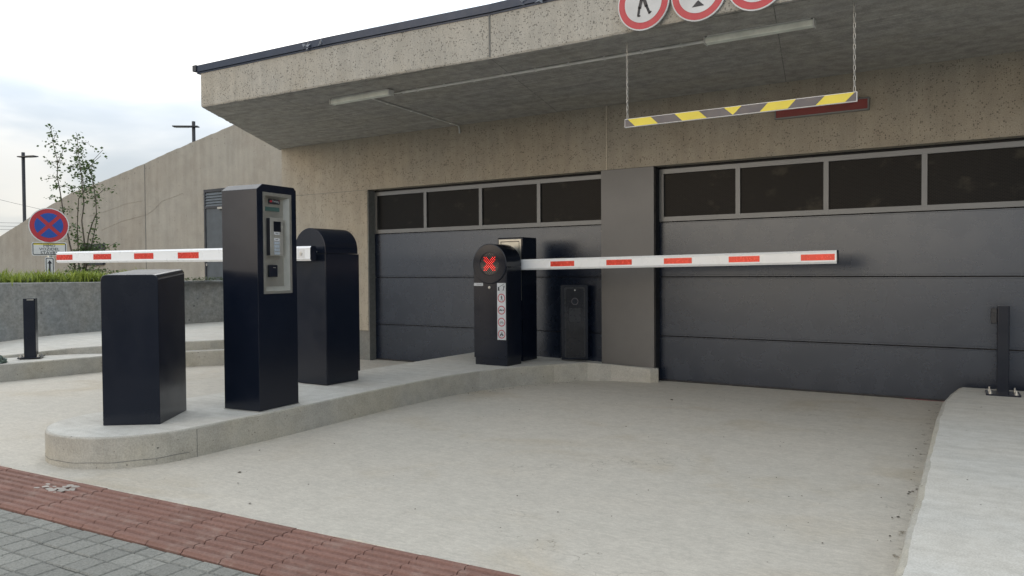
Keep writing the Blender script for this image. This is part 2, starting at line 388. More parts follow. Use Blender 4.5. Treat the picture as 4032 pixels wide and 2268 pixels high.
class Plane:
    """draws flat printed shapes on a face: origin, u (right), v (up), n (out)"""
    def __init__(s, o, u, v): s.o = Vector(o); s.u = Vector(u); s.v = Vector(v); s.n = s.u.cross(s.v).normalized(); s.mb = MB()
    def P(s, p, h): return s.o+s.u*p[0]+s.v*p[1]+s.n*h
    def poly(s, pts, k, h): s.mb.add([s.P(p, h) for p in pts], [tuple(range(len(pts)))], k); return s
    def rect(s, x0, x1, y0, y1, k, h): return s.poly([(x0, y0), (x1, y0), (x1, y1), (x0, y1)], k, h)
    def disc(s, cx, cy, r, k, h, n=40): return s.poly([(cx+r*math.cos(2*PI*i/n), cy+r*math.sin(2*PI*i/n)) for i in range(n)], k, h)
    def ring(s, cx, cy, r0, r1, k, h, n=28):
        for i in range(n):
            a, b = 2*PI*i/n, 2*PI*(i+1)/n
            s.poly([(cx+r*math.cos(t), cy+r*math.sin(t)) for r, t in ((r0, a), (r1, a), (r1, b), (r0, b))], k, h)
        return s
    def line(s, x0, y0, x1, y1, wd, k, h):
        d = Vector((x1-x0, y1-y0)); d.normalize(); q = Vector((-d.y, d.x))*wd/2
        return s.poly([(x0-q.x, y0-q.y), (x1-q.x, y1-q.y), (x1+q.x, y1+q.y), (x0+q.x, y0+q.y)], k, h)
    def slab(s, pts, t, k):
        """thick plate behind h=0"""
        n = len(pts); vs = [s.P(p, 0) for p in pts]+[s.P(p, -t) for p in pts]
        s.mb.add(vs, [tuple(range(n)), tuple(range(2*n-1, n-1, -1))]+[(i, n+i, n+(i+1) % n, (i+1) % n) for i in range(n)], k); return s
    def text(s, body, cx, cy, size, k, h, width=None):
        cu = bpy.data.curves.new('t', 'FONT'); cu.body = body; cu.size = size; cu.align_x = 'CENTER'; cu.align_y = 'CENTER'; cu.resolution_u = 2
        ob = bpy.data.objects.new('t', cu); COL.objects.link(ob)
        dg = bpy.context.evaluated_depsgraph_get(); dg.update()
        me = ob.evaluated_get(dg).to_mesh()
        vs = [v.co.copy() for v in me.vertices]; fs = [tuple(p.vertices) for p in me.polygons]
        ob.evaluated_get(dg).to_mesh_clear()
        bpy.data.objects.remove(ob); bpy.data.curves.remove(cu)
        if vs:
            xs = [v.x for v in vs]; f = 1 if not width else width/max(1e-6, max(xs)-min(xs))
            s.mb.add([s.P((cx+v.x*f, cy+v.y), h) for v in vs], fs, k)
        return s

def ped(pl, cx, cy, hgt, k, h):
    """walking pedestrian pictogram"""
    q = hgt
    pl.disc(cx+.02*q, cy+.43*q, .065*q, k, h, 14)
    pl.poly([(cx-.09*q, cy+.33*q), (cx+.09*q, cy+.34*q), (cx+.10*q, cy+.0*q), (cx-.06*q, cy-.02*q)], k, h)
    pl.line(cx-.07*q, cy+.31*q, cx-.2*q, cy+.05*q, .06*q, k, h); pl.line(cx+.07*q, cy+.31*q, cx+.19*q, cy+.08*q, .06*q, k, h)
    pl.line(cx-.02*q, cy+.02*q, cx-.09*q, cy-.25*q, .10*q, k, h); pl.line(cx-.09*q, cy-.2*q, cx-.13*q, cy-.46*q, .075*q, k, h)
    pl.line(cx+.05*q, cy+.02*q, cx+.13*q, cy-.22*q, .10*q, k, h); pl.line(cx+.12*q, cy-.18*q, cx+.23*q, cy-.44*q, .075*q, k, h)
    pl.line(cx-.15*q, cy-.46*q, cx-.06*q, cy-.46*q, .04*q, k, h); pl.line(cx+.21*q, cy-.44*q, cx+.28*q, cy-.38*q, .04*q, k, h)

# ------------------------------------------------------------------ ground
def sheet(name, pts, z, mat, cuts=None):
    mb = MB(); mb.add([(p[0], p[1], z) for p in pts], [tuple(range(len(pts)))])
    return struct(mb.build(name, mat))
TH = math.atan(.058)
def rot(x, y): return (math.cos(TH)*x-math.sin(TH)*y, math.sin(TH)*x+math.cos(TH)*y)
ground = MB(); ground.add([(-300, -300, -.03), (300, -300, -.03), (300, 300, -.03), (-300, 300, -.03)], [(0, 1, 2, 3)])
struct(ground.build('ground', 'asphalt'))
# driveway, a slab whose street edge follows the red tiles
a = rot(-14, 2.402); b = rot(6, 2.402)
sheet('driveway', [(a[0], a[1]), (b[0], b[1]), (6, 7.6), (-7.0, 7.6), (-9.5, 7.6), (-14, 7.6)], 0, 'drive')
# mortar strip between tiles and slab
mb = MB(); rnd = random.Random(3)
x = -9.5
while x < 4:
    w_ = rnd.uniform(.03, .09); y0 = 2.405+rnd.uniform(-.008, .002); y1 = 2.412+rnd.uniform(0, .014)
    p = [rot(x, y0), rot(x+w_, y0), rot(x+w_, y1), rot(x, y1)]
    mb.add([(q[0], q[1], .0035) for q in p], [(0, 1, 2, 3)]); x += w_
struct(mb.build('driveway_edge', 'joint'))
# road behind
sheet('road', [(-60, -12), (60, -12), (60, -.6), (-60, -.6)], -.02, 'asphalt')

# red tactile tiles: real ridges
mb = MB()
P_ = .2157
for row, (ya, yb) in enumerate(((1.982, 2.194), (2.199, 2.401))):
    for i in range(-30, 30):
        x0 = -3.238+i*P_+.0022; x1 = x0+P_-.0044
        dz = random.uniform(-.0015, .0015); n = 48; prof = []
        pitch = (yb-ya)/4
        for j in range(n+1):
            t = j/n; ph = (t*4) % 1
            s_ = .5-.5*math.cos(2*PI*ph); hgt = .0105*min(1, max(0, (s_-.10)/.45))
            prof.append((ya+(yb-ya)*t, .0035+hgt+dz))
        vs = []
        xa, xb = x0, x1
        for (yy, zz) in prof:
            jx = .0018*math.sin(yy/pitch*2*PI)
            for xx in (xa+jx, xb+jx): q = rot(xx, yy); vs.append((q[0], q[1], zz))
        k = len(vs)
        fs = [(2*j, 2*j+1, 2*j+3, 2*j+2) for j in range(n)]
        # skirts
        bot = [(v[0], v[1], -.03) for v in vs]
        fs += [(2*j, 2*j+2, k+2*j+2, k+2*j) for j in range(n)]+[(2*j+1, k+2*j+1, k+2*j+3, 2*j+3) for j in range(n)]
        fs += [(0, k, k+1, 1), (2*n, 2*n+1, k+2*n+1, k+2*n)]
        mb.add(vs+bot, fs, None, False)
struct(mb.build('tactile_paving', 'tactile', recalc=False))
# cement stain on tiles
mb = MB(); rnd = random.Random(11)
for i in range(26):
    a_ = rnd.uniform(0, 2*PI); d = abs(rnd.gauss(0, .055)); cx, cy = -4.01+d*math.cos(a_)*1.2+.0, 2.035+d*math.sin(a_)*.55
    r = rnd.uniform(.006, .02); n = 9
    pts = [(cx+r*rnd.uniform(.6, 1.2)*math.cos(2*PI*j/n)*1.5, cy+r*rnd.uniform(.6, 1.2)*math.sin(2*PI*j/n), 0.0150+rnd.uniform(0, .0012)) for j in range(n)]
    mb.add(pts, [tuple(range(n))])
MT['cement'] = paint('dried_cement', (.36, .33, .30), .9); tag(mb.build('cement_stain', 'cement'), 'pale grey splash of dried cement on the red ridged tiles', 'stain')
# grey pavers
mb = MB(); rnd = random.Random(5)
rows = [(1.909, 1.978)]; y = 1.905
while y > -.6: rows.append((y-.111+.004, y)); y -= .111
for ri, (ya, yb) in enumerate(rows):
    for i in range(-55, 70):
        x0 = -3.42+i*.1078+.002+rnd.uniform(-.001, .001); x1 = x0+.1078-.0045
        z = -.001+rnd.uniform(-.0016, .0016); tx = rnd.uniform(-.0012, .0012); ty = rnd.uniform(-.0012, .0012); b_ = .005
        ring0 = [(x0, ya), (x1, ya), (x1, yb), (x0, yb)]; ring1 = [(x0+b_, ya+b_), (x1-b_, ya+b_), (x1-b_, yb-b_), (x0+b_, yb-b_)]
        vs = [rot(*p)+(z-.005+(p[0]-x0)/.1*tx,) for p in ring0]+[rot(*p)+(z+(p[0]-x0)/.1*tx+(p[1]-ya)/.1*ty,) for p in ring1]+[rot(*p)+(-.03,) for p in ring0]
        mb.add(vs, [(4, 5, 6, 7)]+[(j, (j+1) % 4, 4+(j+1) % 4, 4+j) for j in range(4)]+[(8+j, 8+(j+1) % 4, (j+1) % 4, j) for j in range(4)])
struct(mb.build('pavement', 'paver', recalc=False))
q = [rot(-10, -.62), rot(6, -.62), rot(6, 2.41), rot(-10, 2.41)]
sheet('pavement_bed', q, -.0095, 'sand')

# ------------------------------------------------------------------ kerb islands
def kerb_body(name, outline, ztop, parent=None, edge=.009, side='kerb', top='slab', zfun=None, seed=1):
    """closed outline CCW; returns mesh with rough bevelled top edge"""
    rnd = random.Random(seed)
    # densify
    pts = []
    n = len(outline)
    for i in range(n):
        p, q = Vector(outline[i]), Vector(outline[(i+1) % n]); L = (q-p).length; k = max(1, int(L/.04))
        for j in range(k): pts.append(p+(q-p)*j/k)
    n = len(pts); mb = MB(); vs = []
    inn = []
    for i, p in enumerate(pts):
        d = (pts[(i+1) % n]-pts[i-1]).normalized(); nrm = Vector((-d.y, d.x))   # inward for CCW
        e = edge*(1+.35*noise.noise(Vector((p.x*5, p.y*5, seed)))+rnd.uniform(-.08, .08))
        zt = zfun(p) if zfun else ztop
        w1 = .003*noise.noise(Vector((p.x*4, p.y*4, 3.1)))
        vs.append([(p.x, p.y, -.03), (p.x+nrm.x*w1, p.y+nrm.y*w1, zt-e), (p.x+nrm.x*e*.35, p.y+nrm.y*e*.35, zt-e*.35), (p.x+nrm.x*e*1.2, p.y+nrm.y*e*1.2, zt)])
    flat = [v for r in vs for v in r]
    fs = [(4*i+a, 4*((i+1) % n)+a, 4*((i+1) % n)+a+1, 4*i+a+1) for i in range(n) for a in (0, 1, 2)]
    mb.add(flat, fs, side)
    from mathutils.geometry import tessellate_polygon
    inner = [Vector(r[3]) for r in vs]
    mb.add(inner, [tuple(t) for t in tessellate_polygon([[Vector((p.x, p.y, 0)) for p in inner]])], top)
    return bl(name, mb, None, parent, recalc=True)
isl = []
for i in range(25):     # rounded nose, CCW from left tangent through front to right
    a_ = R_(180+180*i/24); isl.append((-4.550+.503*math.cos(a_), 2.81+.503*math.sin(a_)*1.01))
isl += [(-4.047, 3.61), (-4.09, 4.4), (-4.10, 4.9), (-4.09, 5.4), (-4.03, 5.8), (-3.88, 6.2), (-3.68, 6.58), (-3.45, 6.85), (-3.25, 6.96), (-3.0, 7.0), (-2.86, 7.03), (-2.80, 7.09), (-2.86, 7.25), (-5.02, 7.25)]
def zisl(p):
    return .18-.045*max(0, min(1, (p.x+3.45)/.6)) if p.y > 6.6 else .18
struct(kerb_body('traffic_island', isl, .18, zfun=zisl, seed=2))
# casting joint on the island face, thin plate line
# left pavement with first kerb step
lk = [(-8.62, 1.4), (-8.66, 3.0), (-8.60, 3.8), (-8.53, 4.3), (-8.46, 4.85), (-8.22, 5.3), (-8.0, 5.62), (-7.75, 5.95), (-7.5, 6.4), (-7.4, 7.3)]
outl = lk + [(-7.4, 11), (-13, 11), (-13, 1.4)]
struct(kerb_body('pavement_left', outl, .18, seed=5, edge=.012, top='slab'))
lk2 = [(-9.28, 1.4), (-9.28, 4.0), (-9.0, 4.7), (-8.45, 5.2), (-8.2, 5.55), (-7.98, 5.85), (-7.72, 6.4), (-7.62, 7.3)]
def z2(p):
    t = max(0, min(1, (p.y-3.9)/1.6)); return .205+.085*t*t*(3-2*t)
struct(kerb_body('upper_pavement', lk2+[(-7.62, 11), (-13, 11), (-13, 1.4)], .28, zfun=z2, seed=6, edge=.012, top='slab'))
# right pavement
rk = [(.0-.30, 1.2), (5, 1.2), (5, 7.06), (-.235, 6.93), (-.262, 6.90), (-.30, 6.55), (-.325, 6.1), (-.325, 5.4), (-.30, 4.4), (-.28, 3.4), (-.268, 2.6)]
struct(kerb_body('pavement_right', rk, .17, seed=8, edge=.022, top='slab'))
mb = MB()
for (x, y) in ((-4.0475, 2.86), (-4.088, 5.44)):
    mb.add([(x+.0022, y, .0), (x+.0022, y+.0035, .0), (x+.0022, y+.0035, .168), (x+.0022, y, .168)], [(0, 1, 2, 3)])
a0 = None
for i in range(40):      # thin lip left by the formwork near the foot of the nose
    a_ = R_(215+145*i/39); p = (-4.550+.5045*math.cos(a_), 2.81+.5045*1.01*math.sin(a_), .028+.010*i/39+.002*math.sin(i*.9))
    if a0: mb.add([a0, p, (p[0], p[1], p[2]+.003), (a0[0], a0[1], a0[2]+.003)], [(0, 1, 2, 3)])
    a0 = p
struct(mb.build('kerb_joint', 'plinth', recalc=False))
# dirt along right kerb
mb = MB(); rnd = random.Random(4)
ys = [2.5+i*.06 for i in range(80)]
L = []
for y in ys:
    t = max(0, (y-2.4)/4.6); wx = .05+.035*noise.noise(Vector((0, y*2.2, 0)))+.03*t
    L.append((-.27-.03*max(0, y-3), y, wx))
for i in range(len(L)-1):
    (xa, ya, wa), (xb, yb, wb_) = L[i], L[i+1]
    mb.add([(xa-wa, ya, .004), (xa+.05, ya, .004), (xb+.05, yb, .004), (xb-wb_, yb, .004)], [(0, 1, 2, 3)])
o = mb.build('dirt', 'dirt'); o['kind'] = 'stuff'; o['label'] = 'dark dirt and moss gathered along the foot of the right kerb'; o['category'] = 'dirt'

# ------------------------------------------------------------------ garage building
B = thing('garage_building', 'grey concrete parking garage with projecting canopy and two dark doors', 'building', (-4, 7.1, 0))
YF = 7.10; YD = 7.22; XC = -8.21
# front wall in pieces that butt
def wallbox(x0, x1, y0, y1, z0, z1, name, mat, nx=1, jit=0):
    return bl(name, MB().box(x0, x1, y0, y1, z0, z1), mat, B)
mb = MB()
mb.box(XC*.99, -6.60, YF, 7.6, .37, 2.11)            # left pier
mb.box(XC*.99, -3.352, YF, 7.6, 2.11, 2.754)         # lintel left part
mb.box(-3.346, 12, YF, 7.6, 2.11, 2.754)             # lintel right part
mb.box(.36, 12, YF, 7.6, 0, 2.11)                    # right pier
mb.box(XC*.99, XC*.99+.35, 7.6, 13, .0, 2.754)       # return wall
bl('front_wall', mb, 'wall', B)
bl('wall_joint', MB().box(-3.3555, -3.3425, YF-.004, YF+.02, 2.11, 2.754), 'joint', B)
bl('pour_line', MB().box(XC*.99+.01, -6.605, YF-.0015, YF+.002, 2.108, 2.1125), 'plinth', B)
bl('plinth', MB().box(XC*.99+.003, -6.603, YF+.02, 7.6, 0, .37), 'plinth', B)
bl('door_reveal', MB().box(-6.60, -6.585, YF+.005, YD+.1, 0, 2.105), 'plinth', B)
# canopy slab with rough lower edge
front = [(-6.74, 4.877), (-4.96, 4.925), (-3.352, 5.015), (-2.54, 5.01), (-1.59, 4.96), (2.0, 4.96), (12, 4.96)]
def dens(pl, step):
    out = []
    for a, b in zip(pl[:-1], pl[1:]):
        a, b = Vector(a), Vector(b); k = max(1, int((b-a).length/step))
        out += [a+(b-a)*i/k for i in range(k)]
    return out+[Vector(pl[-1])]
fr = dens([(-8.21, 7.12)]+front[:1], .03)[:-1]
nleft = len(fr)
fr += dens(front, .022)
ZS, ZT = 2.754, 3.09
mb = MB(); rnd = random.Random(9); vs = []
for i, p in enumerate(fr):
    jz = .006*noise.noise(Vector((p.x*30, p.y*30, 0)))+.004*noise.noise(Vector((p.x*90, p.y*90, 5)))+rnd.uniform(-.002, .002)
    jy = rnd.uniform(-.002, .002)
    vs += [(p.x, p.y+jy+.006, ZS+max(-.004, jz)), (p.x, p.y+jy, ZS+.012+jz), (p.x, p.y, ZT)]
n = len(fr)
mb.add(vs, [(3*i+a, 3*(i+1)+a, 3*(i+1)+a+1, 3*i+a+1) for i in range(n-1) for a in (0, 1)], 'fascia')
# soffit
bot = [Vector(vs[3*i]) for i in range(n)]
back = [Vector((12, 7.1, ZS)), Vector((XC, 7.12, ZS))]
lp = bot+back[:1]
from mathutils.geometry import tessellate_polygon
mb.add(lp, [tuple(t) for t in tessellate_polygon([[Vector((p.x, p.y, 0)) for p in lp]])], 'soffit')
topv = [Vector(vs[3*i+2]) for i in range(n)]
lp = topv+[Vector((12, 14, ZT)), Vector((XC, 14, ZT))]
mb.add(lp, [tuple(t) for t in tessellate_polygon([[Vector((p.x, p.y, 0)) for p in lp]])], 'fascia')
mb.add([(XC, 7.12, ZS), (XC, 14, ZS), (XC, 14, ZT), (XC, 7.12, ZT)], [(0, 1, 2, 3)], 'fascia')
canopy = bl('canopy', mb, None, B, recalc=False)
# shutter marks in the soffit and the vertical joint in the fascia
bl('canopy_joint', MB().box(-3.366, -3.354, 5.007, 5.03, ZS+.01, ZT-.001), 'plinth', canopy)
for x0, y0, x1, y1 in ((-5.75, 4.92, -6.35, 7.08), (-3.36, 5.04, -3.9, 7.09), (-1.2, 4.98, -1.6, 7.09), (1.2, 4.98, .9, 7.09)):
    mb = MB(); mb.add([(x0-.003, y0, ZS-.002), (x0+.003, y0, ZS-.002), (x1+.003, y1, ZS-.002), (x1-.003, y1, ZS-.002)], [(0, 1, 2, 3)])
    bl('soffit_joint', mb, 'plinth', canopy, recalc=False)
# metal roof capping along front and left end
mb = MB()
def capprof(d0, d1, z0, z1, pts):
    for a, b in zip(pts[:-1], pts[1:]):
        a, b = Vector(a), Vector(b)
        mb.add([(a.x, a.y+d, z) for d, z in ((d0, z0), (d0, z1), (d1, z1), (d1, z0))]+[(b.x, b.y+d, z) for d, z in ((d0, z0), (d0, z1), (d1, z1), (d1, z0))],
               [(0, 4, 5, 1), (1, 5, 6, 2), (2, 6, 7, 3), (3, 7, 4, 0), (0, 1, 2, 3), (4, 7, 6, 5)])
capf = [(-6.79, 4.876)]+front[1:]
capprof(-.020, .2, 3.105, 3.168, capf); capprof(-.006, .2, 3.088, 3.1045, capf)
bl('roof_capping', mb, 'cap', B, recalc=True)
mb = MB(); mb.box(-6.83, -6.775, 4.845, 5.1, 3.112, 3.172)
bl('capping_end', mb, 'pole', B)
for cx, wd, kk in ((-5.25, .06, 1), (-5.08, .05, 0), (-3.03, .05, 1), (-2.87, .07, 0)):
    yy = 4.925 if cx < -4 else 5.01; mb = MB()
    n = 8; rnd2 = random.Random(int(cx*100))
    for j in range(5):
        c0 = Vector((cx+rnd2.uniform(-wd, wd)*.6, yy-.028-rnd2.uniform(0, .012), 3.135+rnd2.uniform(-.035, .03)))
        p = [c0+Vector((rnd2.uniform(-1, 1)*.03, rnd2.uniform(-.008, .008), rnd2.uniform(-1, 1)*.028)) for _ in range(3)]
        p = [c0+(q-c0)*1.4 for q in p]; mb.add(p, [(0, 1, 2)])
    bl('torn_film', mb, 'film', B)
# steel pier cladding between the doors
bl('steel_pier', MB().box(-3.41, -2.845, YF-.006, 7.5, .02, 2.107), 'doorflat', B)
bl('rubber_seal', MB().box(-2.8445, -2.835, YF+.012, YD+.01, .0, 2.10), 'black_rubber', B)

def garage_door(x0, x1, mulls, first_gap):
    d = bpy.data.objects.new('garage_door', None); COL.objects.link(d); d.parent = B; d.location = (0, 0, 0)
    d.location = Vector(((x0+x1)/2, YD, 0))-B.location
    seams = [.0, .445, 1.028, 1.568]
    mb = MB()
    for a, b in zip(seams[:-1], seams[1:]):
        zz = [a+.006, a+.012, a+.018, a+.024, b-.018, b-.010, b-.004]
        mb.box(x0, x1, YD, YD+.04, a+.004, b-.004)
        mb.box(x0, x1, YD-.0035, YD-.0002, a+.020, b-.014)
    bl('door_panel', mb, 'door', d, bevel=.0015, seg=1)
    bl('seam_backing', MB().box(x0, x1, YD+.02, YD+.05, 0, 2.1), 'black_rubber', d)
    fr = MB(); zb0, zb1, zt0, zt1 = 1.573, 1.618, 2.040, 2.085
    fr.box(x0, x1, YD-.008, YD+.04, zb0, zb1); fr.box(x0, x1, YD-.008, YD+.04, zt0, zt1)
    edges = [x0]+list(mulls)+[x1]
    for i, xm in enumerate(edges):
        a = x0 if i == 0 else (x1-.05 if i == len(edges)-1 else xm-.021); b = x0+.045 if i == 0 else (x1 if i == len(edges)-1 else xm+.021)
        fr.box(a, b, YD-.008, YD+.04, zb1+.0003, zt0-.0003)
    f = bl('window_frame', fr, 'frame', d)
    for i in range(len(edges)-1):
        a = edges[i]+(.045 if i == 0 else .021); b = edges[i+1]-(.05 if i == len(edges)-2 else .021)
        bl('window_pane', MB().box(a, b, YD+.012, YD+.018, zb1, zt0), 'pane', d)
    bl('header_strip', MB().box(x0, x1, YD+.005, YD+.05, 2.0855, 2.11), 'black_rubber', d)
    bl('bottom_seal', MB().box(x0, x1, YD-.005, YD+.03, .001, .004+.012), 'black_rubber', d)
    return d
k_ = YD/7.2
garage_door(-6.585, -3.41, [-5.763*k_, -4.964*k_, -4.202*k_], 0)
garage_door(-2.835, .36, [-2.056*k_, -1.284*k_, -.521*k_], 0)
struct(sheet('pink_threshold_line', [(-.66, YD-.030), (-.30, YD-.030), (-.30, YD-.012), (-.66, YD-.012)], .004, 'pink'))

# ------------------------------------------------------------------ ramp wall behind
W = thing('ramp_wall', 'tall beige concrete wall with a sloping top beside the garage', 'wall', (-14, 10.5, .9))
YW = 10.5; kw = YW/7.2
tops = [(-9.256, 3.189), (-9.9, 3.045), (-11.386, 2.833-.02), (-12.28, 2.60), (-12.921, 2.40), (-13.6, 2.27), (-14.2, 2.165), (-15.0, 2.06), (-16.09, 1.86), (-19, 1.3), (-24, .3)]
import itertools
def prj(px, py):    # a point of the wall plane seen in the photograph, used to size its sloping top
    r = fw+RR*((px-2016)/3030)-UU*((py-1134)/3030); t = YW/r.y; q = Vector((0, 0, H))+r*t; return (q.x, q.z)
tops = [prj(*p) for p in ((1560, 222), (916, 493), (658, 602), (570, 643.5), (435, 701), (280, 760), (186, 816), (118, 856), (0, 931), (-260, 1060))]
tops = [(-8.3, tops[0][1])]+tops
mb = MB()
tp = dens([Vector(t) for t in tops], .12)
prof = [(p.x, p.y+.012*noise.noise(Vector((p.x*6, p.y*6, 0)))) for p in tp]+[(tops[-1][0], .0), (-8.3, .0)]
prism(prof, 'y', YW, YW+.45, mb=mb)
wall = bl('wall', mb, 'ramp', W)
xj = prj(570, 700)[0]; zj = prj(570, 643.5)[1]
bl('wall_joint', MB().box(xj-.012, xj+.012, YW-.004, YW+.01, .9, zj-.03), 'plinth', W)
mb = MB()      # uneven pour lines left by the formwork
for pts in ([(560, 790), (500, 800), (420, 830), (350, 850)], [(1300-700+120, 760), (640, 790), (600, 830), (575, 845)], [(570, 846), (480, 870), (400, 905)]):
    q = [prj(*p) for p in pts]
    for (xa, za), (xb, zb) in zip(q[:-1], q[1:]):
        mb.add([(xa, YW-.006, za), (xb, YW-.006, zb), (xb, YW-.001, zb-.02), (xa, YW-.001, za-.02)], [(0, 1, 2, 3)])
bl('pour_line', mb, 'ramp', W)
# service door
dx0, dz1 = prj(806, 748); dx1 = prj(943, 737)[0]; zl = prj(806, 818)[1]; xr = dx1
D = bpy.data.objects.new('service_door', None); COL.objects.link(D); D.parent = W; D.location = Vector((dx0, YW, .9))-W.location
mb = MB(); mb.box(dx0, dx0+.05, YW-.03, YW+.05, .9, dz1); mb.box(dx1-.05, dx1, YW-.03, YW+.05, .9, dz1)
mb.box(dx0+.05, dx1-.05, YW-.03, YW+.05, dz1-.06, dz1); mb.box(dx0+.05, dx1-.05, YW-.03, YW+.05, zl-.03, zl+.02)
bl('door_frame', mb, 'cap2' if 'cap2' in MT else 'pole', D)
MT['doorblue'] = paint('grey_blue_door_paint', (.085, .105, .125), .45)
bl('door_leaf', MB().box(dx0+.05, dx1-.05, YW-.012, YW+.03, .9, zl-.03), 'doorblue', D)
mb = MB(); n = 5; z0, z1 = zl+.02, dz1-.06
mb.box(dx0+.05, dx1-.05, YW+.0, YW+.03, z0, z1)
for i in range(n):
    zc = z0+(z1-z0)*(i+.5)/n
    mb.add([(dx0+.05, YW-.028, zc-.035), (dx1-.05, YW-.028, zc-.035), (dx1-.05, YW-.004, zc+.03), (dx0+.05, YW-.004, zc+.03),
            (dx0+.05, YW-.022, zc-.040), (dx1-.05, YW-.022, zc-.040), (dx1-.05, YW-.001, zc+.02), (dx0+.05, YW-.001, zc+.02)],
           [(0, 1, 2, 3), (4, 7, 6, 5), (0, 4, 5, 1), (3, 2, 6, 7), (0, 3, 7, 4), (1, 5, 6, 2)])
bl('louver', mb, 'doorblue', D)
lx, lz = prj(817, 1042)
mb = MB(); mb.tube([(lx, YW-.03, lz), (lx, YW-.012, lz)], .028, 14); bl('door_lock', mb, 'zinc', D)
mb = MB(); cx_, cz_ = prj(866, 820); mb.box(cx_-.0, cx_+.3, YW-.07, YW-.03, cz_-.02, cz_+.02); bl('door_closer', mb, 'steel_lite', D)
# ventilation grille in the wall, seen between the sign and the tree
g0 = prj(325, 962); g1 = prj(415, 1000)
G = MB(); G.box(g0[0], g1[0], YW-.01, YW+.02, g1[1]-.25, g0[1])
for i in range(5):
    zc = g0[1]-.06-i*.11; G.box(g0[0]+.04, g1[0]-.04, YW-.05, YW-.011, zc-.02, zc+.02)
bl('ventilation_grille', G, 'pole', W)

# ------------------------------------------------------------------ planter and terrace
plw = [(-10.75, 1.2), (-10.60, 4.72), (-10.58, 5.35), (-10.66, 6.03), (-10.92, 7.5), (-10.85, 8.3), (-10.85, 10.49)]
pd = dens([Vector(p) for p in plw], .1)
mb = MB(); vs = []
for p in pd:
    zt = .992-.006*(p.y-4.7)+.003*noise.noise(Vector((p.x*5, p.y*5, 0)))
    vs += [(p.x, p.y, .1), (p.x, p.y, zt-.012), (p.x-.012, p.y, zt), (p.x-.22, p.y, zt), (p.x-.22, p.y, .1)]
n = len(pd)
mb.add(vs, [(5*i+a, 5*(i+1)+a, 5*(i+1)+a+1, 5*i+a+1) for i in range(n-1) for a in range(4)])
tag(mb.build('planter_wall', 'planter'), 'low rough grey concrete planter wall topped with green grass', 'wall')
struct(sheet('terrace', [(-10.8, 1.2), (-10.8, 10.5), (-30, 10.5), (-30, 1.2)], .93, 'soil'))
# grass along the planter
def blades(mb, cx, cy, z0, n, hmin, hmax, spread, rnd, wd=.006):
    for _ in range(n):
        a = rnd.uniform(0, 2*PI); r = abs(rnd.gauss(0, spread)); x, y = cx+r*math.cos(a), cy+r*math.sin(a)
        h = rnd.uniform(hmin, hmax); la = rnd.uniform(0, 2*PI); ln = rnd.uniform(.2, .9)*h
        dx, dy = math.cos(la), math.sin(la); px, py = -dy*wd*rnd.uniform(.6, 1.3), dx*wd
        p0 = (x-px, y-py, z0); p1 = (x+px, y+py, z0)
        m0 = (x-px*.8+dx*ln*.35, y-py*.8+dy*ln*.35, z0+h*.7); m1_ = (x+px*.8+dx*ln*.35, y+py*.8+dy*ln*.35, z0+h*.7)
        t = (x+dx*ln, y+dy*ln, z0+h)
        mb.add([p0, p1, m1_, m0, t], [(0, 1, 2, 3), (3, 2, 4)])
rnd = random.Random(21)
mb = MB(); 
for i in range(460):
    y = rnd.uniform(2.2, 7.0); x = -10.80-abs(rnd.gauss(0, .55))
    hh = .12+.09*noise.noise(Vector((y*2.2, x*1.5, 0)))
    blades(mb, x, y, .93, rnd.randint(26, 44), .06, hh+rnd.uniform(.0, .13), rnd.uniform(.04, .09), rnd, .006 if i % 3 else .011)
g = mb.build('grass', 'grass', recalc=False); g['kind'] = 'stuff'; g['label'] = 'bright green grass growing along the top of the planter wall'; g['category'] = 'grass'
mb = MB()
for i in range(900):
    y = rnd.uniform(2.2, 8.6); x = -10.77-abs(rnd.gauss(0, .12)) if i < 500 else rnd.uniform(-13, -10.9)
    for _ in range(6):
        c0 = Vector((x+rnd.uniform(-.05, .05), y+rnd.uniform(-.06, .06), (.975 if i < 500 else .935)+rnd.uniform(0, .05)))
        d = Vector((rnd.uniform(-1, 1), rnd.uniform(-1, 1), rnd.uniform(-.2, .6)))*.035; e = Vector((-d.y, d.x, rnd.uniform(-.01, .01)))*.45
        mb.add([c0, c0+d*.5+e, c0+d, c0+d*.5-e], [(0, 1, 2, 3)])
g = mb.build('ground_cover', 'grassdark', recalc=False); g['kind'] = 'stuff'; g['label'] = 'dark low ground cover under the grass behind the planter wall'; g['category'] = 'ground cover'
for (x, y, s_) in ((-11.12, 7.45, 1.0), (-11.05, 4.95, 1.35)):
    mb = MB(); blades(mb, x, y, .93, 60 if s_ == 1 else 70, .08*s_, .2*s_, .03, rnd, .009)
    o = mb.build('grass_tuft', 'grass', recalc=False, origin=(x, y, .93))
    tag(o, 'lone yellow green tuft of grass at the foot of the grey blue service door' if s_ == 1 else 'tall spiky yellow green tuft at the right end of the planter grass', 'plant')

